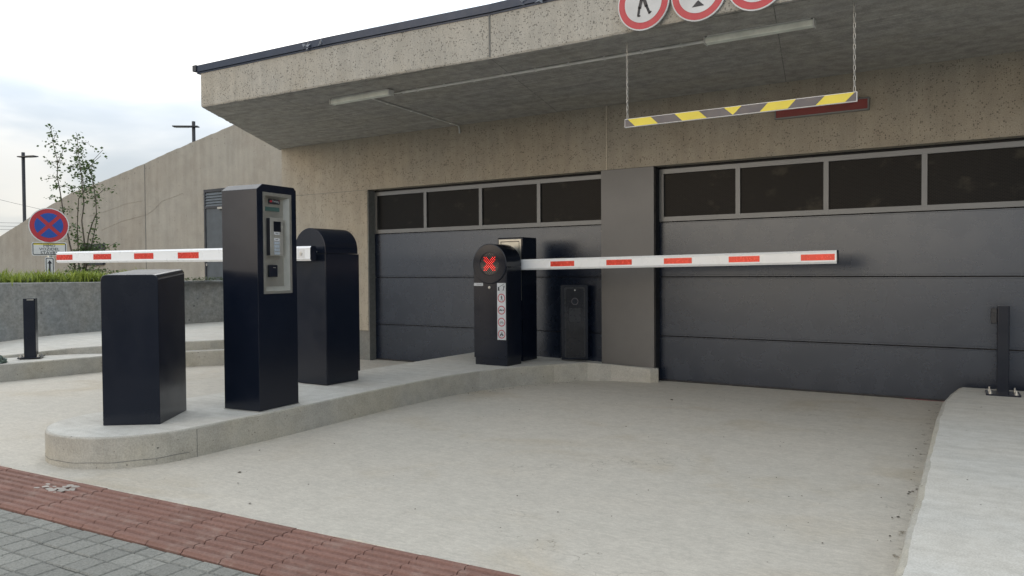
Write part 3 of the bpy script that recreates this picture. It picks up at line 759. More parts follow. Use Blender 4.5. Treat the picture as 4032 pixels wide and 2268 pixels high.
# ------------------------------------------------------------------ shrub tree with thin stems
TB = Vector((-12.06, 6.55, .93)); LAT = Vector((.845, .534, 0)); DEP = Vector((-.534, .845, 0))
def tp_(x, y, d=0):     # local sketch units of the shrub: 2.46 mm each, x sideways from the base, y down from the horizon of the photo
    return TB + LAT*((x-566)*.00252) + Vector((0, 0, (1095-y)*.00250)) + DEP*d
T = thing('young_tree', 'young multi stemmed tree with sparse small leaves before the sloping wall', 'tree', TB)
rnd = random.Random(33)
stems = [
 ([(530, 1090), (515, 930), (490, 850), (475, 740), (455, 640), (437, 520), (425, 420), (425, 330), (408, 220), (395, 105)], .013, .0),
 ([(545, 1090), (540, 900), (532, 760), (538, 640), (545, 560), (575, 500), (560, 420), (530, 330), (512, 230), (520, 195)], .010, .12),
 ([(566, 1090), (590, 900), (585, 800), (583, 700), (592, 600), (598, 500), (592, 400), (585, 300), (580, 170)], .013, -.1),
 ([(575, 1090), (600, 890), (612, 790), (630, 720), (652, 650), (648, 560), (632, 470), (622, 400), (640, 320), (690, 255)], .011, .05),
 ([(570, 1090), (600, 930), (625, 800), (640, 690), (625, 560), (610, 450), (585, 380), (548, 330)], .008, .2),
]
branches = [
 ([(425, 350), (450, 290), (470, 230), (500, 195)], .005, 0), ([(430, 440), (400, 430), (345, 440)], .004, 0), ([(440, 490), (400, 490), (370, 500)], .004, .1),
 ([(440, 480), (480, 485), (520, 500), (560, 530)], .004, -.1), ([(445, 560), (400, 545), (350, 556)], .004, .1), ([(425, 330), (390, 335), (340, 325)], .004, 0),
 ([(425, 320), (450, 340), (480, 350)], .004, 0), ([(600, 930), (650, 895), (720, 880), (770, 860), (828, 838)], .007, -.2), ([(645, 560), (690, 530), (740, 500), (795, 510)], .005, -.1),
 ([(590, 300), (560, 270), (530, 240)], .004, .1), ([(592, 400), (640, 330), (680, 290)], .005, .1), ([(530, 370), (505, 350), (490, 380)], .004, 0),
 ([(475, 740), (510, 735), (535, 710)], .004, 0), ([(560, 1080), (620, 1000), (680, 1060)], .006, -.2), ([(560, 1080), (500, 1030), (450, 1050)], .006, .1),
 ([(590, 1000), (700, 1010), (800, 1025), (828, 1030)], .006, -.2), ([(540, 930), (470, 900), (400, 870)], .005, -.2), ([(600, 900), (650, 870), (640, 830)], .005, .1),
 ([(450, 640), (480, 620), (500, 640)], .003, 0), ([(405, 210), (430, 150), (420, 140)], .003, 0), ([(395, 210), (370, 225), (360, 230)], .003, 0), ([(585, 210), (615, 215), (625, 205)], .003, 0)]
tw = MB(); tips = []
for pts, r, d in stems+branches:
    P3 = []
    for i, (x, y) in enumerate(pts):
        P3.append(tp_(x+rnd.uniform(-4, 4), y, d*(i/len(pts))*1.4+rnd.uniform(-.02, .02)))
    n = len(P3); tw.tube(P3, [max(.0035, r*1.3*(1-.8*i/(n-1))) for i in range(n)], 6)
    for i in range(n-1):
        L = (P3[i+1]-P3[i]).length; y = pts[i][1]; main = r >= .008
        k = int(L/.0065*(1.0 if (y < 620 or not main) else .35 if y < 850 else 1.2))
        for _ in range(k): tips.append(P3[i].lerp(P3[i+1], rnd.random())+Vector((rnd.gauss(0, .035), rnd.gauss(0, .05), rnd.gauss(0, .035))))
bl('trunk', tw, 'bark', T)
for _ in range(900):      # leafy foot of the shrub
    tips.append(tp_(rnd.gauss(560, 60), 1080-abs(rnd.gauss(0, 45)), rnd.uniform(-.25, .25)))
for _ in range(320): tips.append(tp_(rnd.gauss(610, 30), rnd.gauss(900, 25), rnd.uniform(-.2, .2)))
for _ in range(260): tips.append(tp_(rnd.gauss(580, 28), rnd.gauss(400, 60), rnd.uniform(-.15, .2)))
lf = MB()
for p in tips:
    if noise.noise(p*7) < -.12: continue
    s_ = rnd.uniform(.026, .056); a = rnd.uniform(0, 2*PI); d = Vector((math.cos(a), math.sin(a), rnd.uniform(-.7, .5))).normalized()*s_
    e = d.cross(Vector((rnd.gauss(0, 1), rnd.gauss(0, 1), rnd.gauss(0, 1)))).normalized()*s_*.42
    lf.add([p, p+d*.5+e, p+d, p+d*.5-e], [(0, 1, 2, 3)])
bl('crown', lf, 'leaf', T, recalc=False)

# ------------------------------------------------------------------ no stopping sign with plates
SB = Vector((-12.0, 6.04, .93))
S = thing('no_stopping_sign', 'round blue no stopping sign with red cross above two white plates', 'road sign', SB)
fdir = Vector((-SB.x, -SB.y, 0)).normalized(); ud = Vector((0, 0, 1)).cross(fdir).normalized()   # u points right as seen
ud = -ud if ud.dot(LAT) < 0 else ud
def SP(z, off=0): return Plane(SB+Vector((0, 0, z-.93))+fdir*(.03+off), ud, (0, 0, 1))
mb = MB(); mb.tube([SB, SB+Vector((0, 0, 1.05))], .03, 12); bl('pole', mb, 'zinc', S)
pl = SP(1.822); r = .262
pl.slab([(r*math.cos(2*PI*i/40), r*math.sin(2*PI*i/40)) for i in range(40)], .012, 'white')
pl.disc(0, 0, .247, 'red', .002)
for q in range(4):
    a0 = R_(45+90*q); pts = []
    h_ = .026
    ri = .185
    ang = math.asin(h_/ri)
    pts = [(ri*math.cos(t), ri*math.sin(t)) for t in [a0+ang+(PI/2-2*ang)*i/14 for i in range(15)]]
    c0 = h_*math.sqrt(2); am = a0+PI/4
    pts.append((c0*math.cos(am), c0*math.sin(am)))
    pl.poly(pts, 'blue', .004)
bl('sign_disc', pl.mb, None, S, recalc=False)
def bordered(pl, x0, x1, y0, y1, t=.006):
    rr = rrect(x0, x1, y0, y1, .025); pl.slab(rr, .01, 'white')
    pl.poly(rrect(x0+.012, x1-.012, y0+.012, y1-.012, .02), 'signblack', .0015); pl.poly(rrect(x0+.022, x1-.022, y0+.022, y1-.022, .014), 'white', .003)
pl = SP(1.468); bordered(pl, -.225, .225, -.095, .105)
pl.rect(-.2, .2, .066, .083, 'yellow', .0045)
pl.text('MIMO', 0, .052, .058, 'signblack', .006, .15); pl.text('VOZIDEL', 0, .0, .058, 'signblack', .006, .26); pl.text('STAVBY', 0, -.054, .058, 'signblack', .006, .23)
bl('text_plate', pl.mb, None, S, recalc=False)
pl = SP(1.20); bordered(pl, -.062, .062, -.15, .15)
pl.poly([(-.032, .055), (.032, .055), (0, .105)], 'signblack', .0045); pl.rect(-.011, .011, -.08, .056, 'signblack', .0045)
bl('arrow_plate', pl.mb, None, S, recalc=False)

# ------------------------------------------------------------------ street lamps and wires
def lamp(base, top, arm_dir, arm_len, back, label, z):
    t = thing('street_lamp', label, 'street lamp', base, 'street lamps behind the sloping wall')
    b0 = Vector(base); tp = Vector((base[0], base[1], top))
    mb = MB(); mb.box(b0.x-.032, b0.x+.032, b0.y-.032, b0.y+.032, b0.z, top); bl('pole', mb, 'pole', t)
    d = Vector(arm_dir).normalized(); p = Vector((-d.y, d.x, 0))
    mb = MB()
    za, zb = z-.03, z+.045
    A = tp.copy(); A.z = 0
    def q(s0, s1, wd, zl, zh):
        vs = [A+d*s+p*w_ + Vector((0, 0, zz)) for zz in (zl, zh) for w_ in (-wd, wd) for s in (s0, s1)]
        mb.add(vs, [(0, 2, 3, 1), (4, 5, 7, 6), (0, 1, 5, 4), (2, 6, 7, 3), (0, 4, 6, 2), (1, 3, 7, 5)])
    q(-back, arm_len, .09, za+.02, zb-.028)
    bl('lamp_head', mb, 'pole', t)
    mb = MB(); 
    vs = [A+d*s+p*w_+Vector((0, 0, za+.012)) for s, w_ in ((.15, -.075), (arm_len-.04, -.075), (arm_len-.04, .075), (.15, .075))]
    mb.add(vs, [(0, 1, 2, 3)]); bl('diffuser', mb, 'dim_lamp', t)
def onray(px, py, d):
    r = fw+RR*((px-2016)/3030)-UU*((py-1134)/3030); return Vector((0, 0, H))+r*d
q = onray(91, 600, 21); lamp((q.x, q.y, .2), q.z, (.98, .32, 0), .42, .12, 'tall dark street lamp left of the young tree, one arm to the right', onray(91, 618, 21).z)
q = onray(762, 478, 21); lamp((q.x, q.y, .9), q.z, (-.82, -.60, 0), .54, .13, 'dark street lamp head rising over the sloping wall near the canopy', onray(762, 499, 21).z)
for (ya, yb) in ((778, 817), (865, 869), (878, 883), (892, 895)):
    def far(px, py, d=70):
        r = fw+RR*((px-2016)/3030)-UU*((py-1134)/3030); return Vector((0, 0, H))+r*d
    mb = MB(); a, b = far(-400, ya-(yb-ya)*2.5 if yb-ya > 20 else ya-5), far(500, yb+(yb-ya)*2 if yb-ya > 20 else yb+5)
    mb.tube([a.lerp(b, i/10)-Vector((0, 0, .25*math.sin(PI*i/10))) for i in range(11)], .014, 5)
    o = mb.build('power_line', 'pole', origin=tuple(a)); 
    tag(o, {778: 'thin overhead power line slanting behind the left street lamp, topmost of the lines', 865: 'thin overhead power line at far left, highest of the three close together', 878: 'thin overhead power line at far left, middle of the three close together', 892: 'thin overhead power line at far left, lowest of the three close together'}[ya], 'power line', 'power lines at the far left')

# ------------------------------------------------------------------ ceiling lights, conduit
for (x0, lab) in ((-5.40, 'unlit strip light under the canopy near its left end'), (-1.775, 'unlit strip light under the canopy right of the conduit, below the round signs')):
    y0 = 5.315 if x0 < -3 else 5.375
    t = thing('ceiling_light', lab, 'ceiling light', (x0, y0, 2.70), 'strip lights under the canopy')
    bl('diffuser', MB().box(x0+.008, x0+.732, y0-.004, y0+.062, 2.700, 2.742), 'dim_lamp', t, bevel=.006)
    mb = MB(); mb.box(x0, x0+.0075, y0-.008, y0+.066, 2.696, 2.746); mb.box(x0+.7325, x0+.74, y0-.008, y0+.066, 2.696, 2.746)
    mb.box(x0+.02, x0+.72, y0, y0+.05, 2.7425, 2.7535)
    bl('light_housing', mb, 'pipe', t)
C = thing('conduit', 'thin grey cable conduit running under the canopy to the right strip light', 'conduit', (-3.4, 5.50, 2.735))
mb = MB(); mb.tube([(-4.72, 5.46, 2.742), (-4.62, 5.46, 2.742)], .006, 8); mb.tube([(-4.62, 5.46, 2.741), (-1.78, 5.46, 2.741)], .012, 10); bl('pipe', mb, 'pipe', C)
for i in range(9):
    x = -4.45+i*.31; bl('clamp', MB().box(x-.008, x+.008, 5.446, 5.474, 2.728, 2.7535), 'pipe', C)
C = thing('branch_conduit', 'thin grey cable from the left strip light to the garage wall', 'conduit', (-5.2, 6.2, 2.735))
mb = MB(); mb.tube([(-5.03, 5.38, 2.745), (-5.16, 6.98, 2.745), (-5.165, 7.06, 2.738), (-5.17, 7.085, 2.70), (-5.17, 7.088, 2.66)], .009, 8); bl('pipe', mb, 'pipe', C)
for y in (5.75, 6.15, 6.55, 6.9): bl('clamp', MB().box(-5.03-.081*(y-5.38)-.014, -5.03-.081*(y-5.38)+.014, y-.008, y+.008, 2.735, 2.7535), 'pipe', C)

# ------------------------------------------------------------------ height limit bar
yb_ = 5.22; XL, XR = -2.317, -.751; ZB0, ZB1 = 2.139, 2.200
T = thing('height_limit_bar', 'yellow and grey striped height bar hanging from two chains', 'height bar', ((XL+XR)/2, yb_, ZB0))
pl = Plane((XL, yb_, ZB0), (1, 0, 0), (0, 0, 1)); Wd = XR-XL; hB = ZB1-ZB0
pl.slab([(0, 0), (Wd, 0), (Wd, hB), (0, hB)], .02, 'white'); e = .0035
pl.rect(e, Wd-e, e, hB-e, 'greyfoil', .001)
xs = lambda px: (px-343)/(2308-343)*Wd
# stripes read along the bar (top edge x, bottom edge x), mirrored about the centre triangle
def bx(px):
    r = fw+RR*((2300+px*.4658-2016)/3030)-UU*((500-1134)/3030); return (r.x/r.y*yb_)-XL
for (ta, tb_, ba, bb) in ((370, 562, 430, 625), (765, 968, 830, 1038), (1555, 1790, 1485, 1720), (2035, 2285, 1957, 2205)):
    pl.poly([(bx(ba), e), (bx(bb), e), (bx(tb_), hB-e), (bx(ta), hB-e)], 'yellow', .002)
pl.poly([(bx(1258), e), (bx(1332), hB-e), (bx(1182), hB-e)], 'yellow', .002)
bl('bar', pl.mb, None, T, recalc=False)
for x0, x1 in ((-2.300, -2.288), (-.768, -.765)):
    mb = MB(); a = Vector((x0, yb_+.01, ZB1+.004)); b = Vector((x1, 5.20, 2.752)); N = 17
    for i in range(N):
        c0 = a.lerp(b, (i+.5)/N); d = (b-a).normalized(); L = (b-a).length/N*.66; s_ = Vector((1, 0, 0)) if i % 2 == 0 else Vector((.35, .93, 0))
        ring = []
        for j in range(12):
            t = 2*PI*j/12; ring.append(c0+d*(L*math.sin(t))+s_*(.0062*math.cos(t)))
        ring.append(ring[0]); mb.tube(ring, .0020, 5, caps=False)
    bl('chain', mb, 'zinc', T)

# red panel
T = thing('red_panel', 'narrow dark red sign panel on the lintel behind the striped bar', 'sign', (-1.31, 7.08, 2.43))
fr = MB(); x0, x1, z0, z1 = -1.695, -.925, 2.428, 2.535
fr.box(x0, x1, 7.07, 7.1, z0, z0+.012); fr.box(x0, x1, 7.07, 7.1, z1-.012, z1); fr.box(x0, x0+.012, 7.07, 7.1, z0+.012, z1-.012); fr.box(x1-.012, x1, 7.07, 7.1, z0+.012, z1-.012)
bl('frame', fr, 'frame', T); bl('panel', MB().box(x0+.012, x1-.012, 7.078, 7.09, z0+.012, z1-.012), 'darkred', T)

# ------------------------------------------------------------------ round signs on the fascia
def round_sign(cx, cz, r, label, draw):
    y = 4.937
    t = thing('round_sign', label, 'road sign', (cx, y, cz), 'round prohibition signs on the canopy')
    pl = Plane((cx, y, cz), (1, 0, 0), (0, 0, 1))
    pl.slab([(r*math.cos(2*PI*i/48), r*math.sin(2*PI*i/48)) for i in range(48)], .012, 'label')
    pl.disc(0, 0, r*.955, 'red', .0015, 48); pl.disc(0, 0, r*.72, 'label', .003, 48); draw(pl, r)
    bl('sign_disc', pl.mb, None, t, recalc=False)
RS = .186
def dr1(pl, r): ped(pl, -.005, .02, r*1.25, 'signblack', .0045)
def dr2(pl, r):
    pl.poly([(-.042, -.092), (.04, -.092), (.0, -.052)], 'signblack', .0045); pl.poly([(-.042, .092), (.0, .052), (.04, .092)], 'signblack', .0045)
def dr3(pl, r): pass
round_sign(-2.052, 2.728+RS, RS, 'round red ringed sign with a walking pedestrian, leftmost of three on canopy', dr1)
round_sign(-1.668, 2.722+RS, RS, 'round red ringed height limit sign with black triangle, middle of three on canopy', dr2)
round_sign(-1.296, 2.722+RS, RS, 'round red ringed sign nearest the right chain, mostly above the picture edge', dr3)

# ------------------------------------------------------------------ ticket machine in front
def ticket_housing(x0, x1, y0, y1, zt, hole, t, matname='box'):
    ch = .05
    prof = [(y0, .185), (y1, .185), (y1, zt-.022), (y1-.022, zt), (y0+ch, zt), (y0, zt-.036)]
    mb = prism(prof, 'x', x0, x1, hole=hole)
    return bl('housing', mb, matname, t, bevel=.0022, seg=2)
T = thing('ticket_machine', 'tall black ticket machine with steel control face between bollard box and barrier', 'ticket machine', (-4.26, 3.54, .18))
X1 = -4.10; y0, y1 = 3.358, 3.728
hy0, hy1, hz0, hz1 = 3.427, 3.658, .975, 1.610
hb = ticket_housing(-4.415, X1, y0, y1, 1.684, [(hy0, hz0), (hy1, hz0), (hy1, hz1), (hy0, hz1)], T)
bl('base_plate', MB().box(-4.42, -4.095, 3.353, 3.733, .18, .1845), 'steel_lite', T)
mb = MB(); dp = .035                       # recessed steel tray with a proud flange
oy0, oy1, oz0, oz1 = 3.409, 3.677, .957, 1.632
xf = X1+.003
for a in ((oy0, oy1, oz0, hz0), (oy0, oy1, hz1, oz1), (oy0, hy0, hz0, hz1), (hy1, oy1, hz0, hz1)):
    mb.box(X1-.002, xf, a[0], a[1], a[2], a[3])
q = [(hy0, hz0), (hy1, hz0), (hy1, hz1), (hy0, hz1)]; q2 = [(hy0, hz0+.03), (hy1-.022, hz0+.03), (hy1-.022, hz1-.012), (hy0, hz1-.012)]
vs = [(xf-.001, a, b) for a, b in q]+[(X1-dp, a, b) for a, b in q2]
mb.add(vs, [(i, (i+1) % 4, 4+(i+1) % 4, 4+i) for i in range(4)]+[(4, 5, 6, 7)])
fp = bl('faceplate', mb, 'steel', T, recalc=False)
XP = X1-dp
bl('receipt_tray', MB().box(XP+.001, X1-.004, hy0+.004, hy1-.012, hz0+.0025, hz0+.0055), 'steel_lite', fp)
pl = Plane((XP+.006, 3.5, 1.57), (0, 1, 0), (0, 0, 1))
lg = Plane((XP+.006, 3.548, 1.578), (0, 1, 0), (0, 0, 1)); lg.slab(rrect(-.052, .052, -.016, .016, .004), .005, 'signblack')
lg.text('Parking', .012, .002, .022, 'label', .001, .06); lg.rect(-.044, -.022, -.006, .008, 'red', .001); lg.line(.038, .013, .048, .006, .003, 'red', .0012)
bl('logo_plate', lg.mb, None, T, recalc=False)
mb = MB(); mb.box(XP+.0005, XP+.003, 3.447, 3.598, 1.512, 1.540); dsp = bl('display', mb, 'lcd', T)
# intercom
IC = bl('intercom', MB().box(XP+.0005, XP+.030, 3.482, 3.602, 1.212, 1.466), 'steel_lite', T, bevel=.003)
IS = XP+.030
bl('intercom_side', MB().box(XP+.0005, XP+.026, 3.477, 3.4815, 1.214, 1.464), 'signblack', IC)
bl('screen', MB().box(IS-.001, IS+.0012, 3.512, 3.580, 1.375, 1.443), 'screen', IC)
for i in range(6):
    zc = 1.362-(.0 if i == 0 else .018)-i*.023
    lb = Plane((IS+.0012, 3.541, zc), (0, 1, 0), (0, 0, 1)); lb.slab(rrect(-.026, .026, -.0092, .0092, .002), .002, 'label' if i < 2 else 'label_blue')
    if i < 2: lb.rect(-.014, .014, -.0015, .0015, 'signblack', .0005)
    bl('call_button', lb.mb, None, IC, recalc=False)
CR = bl('card_reader', MB().box(XP+.0005, XP+.018, 3.482, 3.560, 1.068, 1.150), 'box', T, bevel=.004)
bl('reader_light', MB().box(XP+.0175, XP+.0185, 3.515, 3.54, 1.130, 1.1335), 'steel_lite', CR)

TMR = Matrix.Rotation(R_(6.1), 3, 'Z'); pF = Vector((-4.10, 3.358, 0))
T.location = Vector((-4.099, 3.370, 0))+TMR @ (T.location-pF); T.rotation_euler = (0, 0, R_(6.1))
# ------------------------------------------------------------------ short black box at the nose
SBX = thing('bollard_box', 'short black metal box at the rounded nose of the island', 'metal box', (0, 0, 0))
ang = R_(37)
mb = prism(rrect(0, .335, .18, 1.092, .032, 6, False), 'y', 0, .475)
bl('housing', mb, 'box', SBX, bevel=.004)
for v in SBX.children[0].data.vertices if SBX.children else []:
    if v.co.z > 1.0: v.co.z += .034*v.co.y/.475
SBX.location = (-4.5705, 2.590, 0); SBX.rotation_euler = (0, 0, ang)
for o in SBX.children: o.location = (0, 0, 0)

# ------------------------------------------------------------------ barriers
def arm_mesh(L, hgt, dep, parent, name='arm'):
    c = .016; h2, d2 = hgt/2, dep/2
    prof = [(-d2, -h2+c), (-d2+c*.7, -h2), (d2-c*.7, -h2), (d2, -h2+c), (d2, h2-c), (d2-c*.7, h2), (-d2+c*.7, h2), (-d2, h2-c)]
    mb = prism(prof, 'x', 0, L)
    # extruded lips above and below the foil channel
    for z0, z1 in ((h2-c-.004, h2-c), (-h2+c, -h2+c+.004)): mb.box(0, L, -d2-.002, -d2+.001, z0, z1)
    o = mb.build(name, 'alu', None); o.parent = parent; return o
def end_cap(x, hgt, dep, parent, sgn):
    c = .016; h2, d2 = hgt/2+.001, dep/2+.001
    prof = [(-d2, -h2+c), (-d2+c*.7, -h2), (d2-c*.7, -h2), (d2, -h2+c), (d2, h2-c), (d2-c*.7, h2), (-d2+c*.7, h2), (-d2, h2-c)]
    mb = prism(prof, 'x', x, x+sgn*.006); o = mb.build('end_cap', 'box', None); o.parent = parent; return o

T = thing('barrier', 'white barrier arm with red stripes reaching left from a round topped black cabinet', 'parking barrier', (-4.752, 4.615, .18), 'parking barriers on the island')
XC1, R1 = -4.752, .177; ys0, ys1 = 4.43, 4.80
ZSP = 1.283
body = [(XC1-R1+.003, .185), (XC1+R1-.003, .185), (XC1+R1-.003, 1.248), (XC1-R1+.003, 1.248)]
mb = prism(body, 'y', ys0+.003, ys1-.003); bl('cabinet', mb, 'box', T, bevel=.003)
mb = prism([(XC1-R1, 1.250), (XC1+R1, 1.250)]+arc(XC1, ZSP, R1, 0, 180, 32), 'y', ys0, ys1); o = bl('hood', mb, 'box', T, bevel=.0025)
bl('cabinet_shell', MB().box(XC1+R1-.0025, XC1+R1+.001, ys0+.006, ys1+.012, .262, 1.247), 'box', T)
mb = MB(); mb.tube([(-4.675, ys0-.006, 1.264), (-4.675, ys0+.003, 1.264)], .006, 10); bl('screw', mb, 'zinc', T)
mb = MB(); mb.tube([(XC1, ys0-.09, 1.252), (XC1, ys0+.003, 1.252)], .035, 20); bl('arm_shaft', mb, 'box', T)
def local_arm(T, loc, rotz_, tilt, L, hgt, dep, stripes, grp):
    A = arm_mesh(L, hgt, dep, T); A.location = Vector(loc)-T.location; A.rotation_euler = (0, tilt, rotz_)
    for s0, s1 in stripes:
        pl = Plane((0, -dep/2-.0012, 0), (1, 0, 0), (0, 0, 1)); pl.slab([(s0, -hgt*.235), (s1, -hgt*.235), (s1, hgt*.235), (s0, hgt*.235)], .0010, 'reflector')
        r = pl.mb.build('reflector', None, None, recalc=False); r.parent = A
    return A
L1 = 8.46-4.637; sl = (1.274-1.2485)/L1
st = []
for s0, s1 in ((-8.462, -8.147), (-7.755, -7.438), (-7.047, -6.735), (-6.36, -6.055)): st.append((s0+8.462, s1+8.462))
A = local_arm(T, (-8.462, 4.36, 1.2745), 0, sl, L1, .118, .06, st, None)
end_cap(L1, .118, .06, A, 1)
mb = MB(); mb.tube([(L1-.105, -.036, 0), (L1-.105, -.030, 0)], .017, 14); mb.tube([(L1-.105, -.040, 0), (L1-.105, -.036, 0)], .008, 6)
o = mb.build('bolt', 'zinc', None); o.parent = A
pl = Plane((L1-.105, -.0312, 0), (1, 0, 0), (0, 0, 1)); pl.rect(-.042, .042, -.040, .034, 'white', 0)
o = pl.mb.build('bolt_plate', None, None, recalc=False); o.parent = A

# second barrier with the lit red cross
T = thing('barrier', 'white barrier arm with red stripes reaching right from a black cabinet showing a red cross', 'parking barrier', (-4.176, 6.33, .18), 'parking barriers on the island')
XC2, R2, Z2 = -4.176, .194, 1.168; f0, f1 = 6.2, 6.47
mb = prism([(XC2-R2+.012, .18), (XC2+R2-.004, .18), (XC2+R2-.004, .25), (XC2-R2+.012, .25)], 'y', f0+.01, f1-.005); bl('plinth', mb, 'box', T)
mb = prism([(XC2-R2, .25), (XC2+R2, .25), (XC2+R2, 1.135), (XC2-R2, 1.135)], 'y', f0+.004, f1); bl('cabinet', mb, 'box', T, bevel=.003)
mb = prism([(XC2-R2, 1.1375), (XC2+R2, 1.1375)]+arc(XC2, Z2, R2, 0, 180, 36), 'y', f0+.004, f1); bl('hood', mb, 'box', T, bevel=.0025)
# round bezel with the signal
n = 48; mb = MB()
ro, rm, ri = R2+.0015, R2-.006, .110
rings = [(ro, f0+.01), (ro, f0-.003), (rm, f0-.006), (ri+.004, f0-.006), (ri, f0-.002), (ri, f0+.006)]
vs = []
for r_, y in rings:
    for j in range(n): t = 2*PI*j/n; vs.append((XC2+r_*math.cos(t), y, Z2+r_*math.sin(t)))
mb.add(vs, [(i*n+j, i*n+(j+1) % n, (i+1)*n+(j+1) % n, (i+1)*n+j) for i in range(len(rings)-1) for j in range(n)], None, False)
bl('bezel', mb, 'box', T)
off = MB(); off.add([(XC2+ri*math.cos(2*PI*j/n), f0-.0005, Z2+ri*math.sin(2*PI*j/n)) for j in range(n)], [tuple(range(n))], 'screen')
on = MB(); G_ = .0125
for i in range(-8, 9):
    for j in range(-8, 9):
        if (i+j) % 2: continue
        x, z = i*G_, j*G_
        if math.hypot(x, z) > .1: continue
        cross = min(abs(i-j), abs(i+j)) <= 2 and max(abs(i), abs(j)) <= 5
        tgt = on if cross else off; rr_ = .0046 if cross else .0032
        tgt.add([(XC2+x+rr_*math.cos(2*PI*q/8), f0-.003, Z2+z+rr_*math.sin(2*PI*q/8)) for q in range(8)], [tuple(range(8))], 'led_red' if cross else 'led_off')
sg = bl('signal_light', off, None, T, recalc=False); bl('lit_cross', on, None, sg, recalc=False)
mb = MB(); mb.tube([(-4.178, f0-.008, .939), (-4.178, f0+.004, .939)], .013, 16); mb.tube([(-4.178, f0-.0095, .939), (-4.178, f0-.008, .939)], .006, 10); bl('lock', mb, 'zinc', T)
pl = Plane((-4.311, f0+.0015, .968), (1, 0, 0), (0, 0, 1)); pl.slab(rrect(-.054, .054, -.014, .014, .003), .0014, 'label')
pl.text('Parking', .006, 0, .016, 'greyfoil', .0008, .055); pl.line(.035, .008, .045, .004, .0025, 'greyfoil', .0008)
bl('logo_plate', pl.mb, None, T, recalc=False)
pl = Plane((-4.0435, f0+.0018, .708), (1, 0, 0), (0, 0, 1)); pl.slab([(-.049, -.274), (.049, -.274), (.049, .274), (-.049, .274)], .0015, 'label')
K = 'signblack'; hh = .0008
pl.rect(-.044, -.018, .200, .205, K, hh); pl.rect(-.040, -.023, .205, .236, K, hh); pl.line(-.03, .232, .035, .268, .004, K, hh)
pl.disc(.032, .243, .0065, K, hh, 10); pl.line(.030, .236, .024, .216, .008, K, hh); pl.line(.024, .216, .012, .202, .0045, K, hh); pl.line(.025, .216, .030, .200, .0045, K, hh)
pl.line(.030, .234, .018, .240, .003, K, hh); pl.line(.018, .240, .020, .252, .003, K, hh); pl.line(.03, .232, .042, .226, .003, K, hh)
cz = [.129, .013, -.103, -.219]
for c_ in cz: pl.ring(0, c_, .034, .0425, 'red', hh)
ped(pl, .001, cz[0], .056, K, hh)
c_ = cz[1]; pl.rect(-.028, .008, c_-.005, c_+.002, K, hh); pl.poly([(-.018, c_+.002), (.0, c_+.002), (-.003, c_+.008), (-.014, c_+.008)], K, hh); pl.disc(-.021, c_-.006, .0035, K, hh, 8); pl.disc(.0, c_-.006, .0035, K, hh, 8); pl.rect(.012, .027, c_-.005, c_+.006, K, hh); pl.disc(.02, c_-.006, .0035, K, hh, 8)
c_ = cz[2]
for dx in (-.015, .015): pl.ring(dx, c_-.006, .0075, .0098, K, hh, 16)
for l in ((-.015, -.006, -.006, .008), (-.006, .008, .010, .008), (.010, .008, .015, -.006), (-.006, .008, .0, -.006), (.0, -.006, .010, .008), (-.015, -.006, .0, -.006), (.008, .013, .014, .013), (-.010, .011, -.002, .011)):
    pl.line(l[0], c_+l[1], l[2], c_+l[3], .0018, K, hh)
c_ = cz[3]
for dx in (-.013, .014): pl.disc(dx, c_-.010, .008, K, hh, 14)
pl.poly([(-.016, c_-.006), (.016, c_-.006), (.010, c_+.004), (-.008, c_+.003)], K, hh); pl.disc(.003, c_+.018, .004, K, hh, 10); pl.line(.003, c_+.014, .006, c_+.0, .007, K, hh); pl.line(.003, c_+.012, -.008, c_+.004, .003, K, hh)
bl('prohibition_sticker', pl.mb, None, T, recalc=False)
mb = MB(); mb.tube([(XC2+.05, f1-.003, 1.165), (XC2+.05, f1+.04, 1.165)], .03, 16); bl('arm_shaft', mb, 'box', T)
L2 = 4.12-1.08
st = [(a+4.12, b+4.12) for a, b in ((-3.668, -3.410), (-3.074, -2.820), (-2.513, -2.257), (-1.935, -1.677), (-1.350, -1.094))]
sl2 = -(1.1915-1.159)/(3.95-1.08)
A = local_arm(T, (-4.12, 6.53, 1.157), 0, sl2, L2, .105, .06, st, None)
end_cap(L2, .105, .06, A, 1)

# second ticket machine behind it, seen from its back
T = thing('ticket_machine', 'black ticket machine standing behind the red cross barrier, steel plate at its top', 'ticket machine', (-4.17, 6.74, .18))
x0, x1, y0_, y1_ = -4.345, -4.045, 6.60, 6.875
mb = prism(rrect(y0_, y1_, .185, 1.437, .018, 4, False), 'x', x0, x1)
bl('housing', mb, 'box', T, bevel=.003)
mb = MB(); a0, a1, b0, b1 = -4.325, -4.06, .80, 1.418
for a in ((a0, a1, b0, b0+.02), (a0, a1, b1-.02, b1), (a0, a0+.02, b0+.02, b1-.02), (a1-.02, a1, b0+.02, b1-.02)): mb.box(a[0], a[1], y0_-.006, y0_-.001, a[2], a[3])
fpl = bl('faceplate', mb, 'steel', T)
bl('cover', MB().box(a0+.028, a1-.028, y0_-.004, y0_-.0008, b0+.028, b1-.028), 'steel', fpl)
mb = MB(); mb.tube([(-4.2, y0_-.01, 1.36), (-4.2, y0_-.004, 1.36)], .007, 10); bl('lock', mb, 'zinc', fpl)

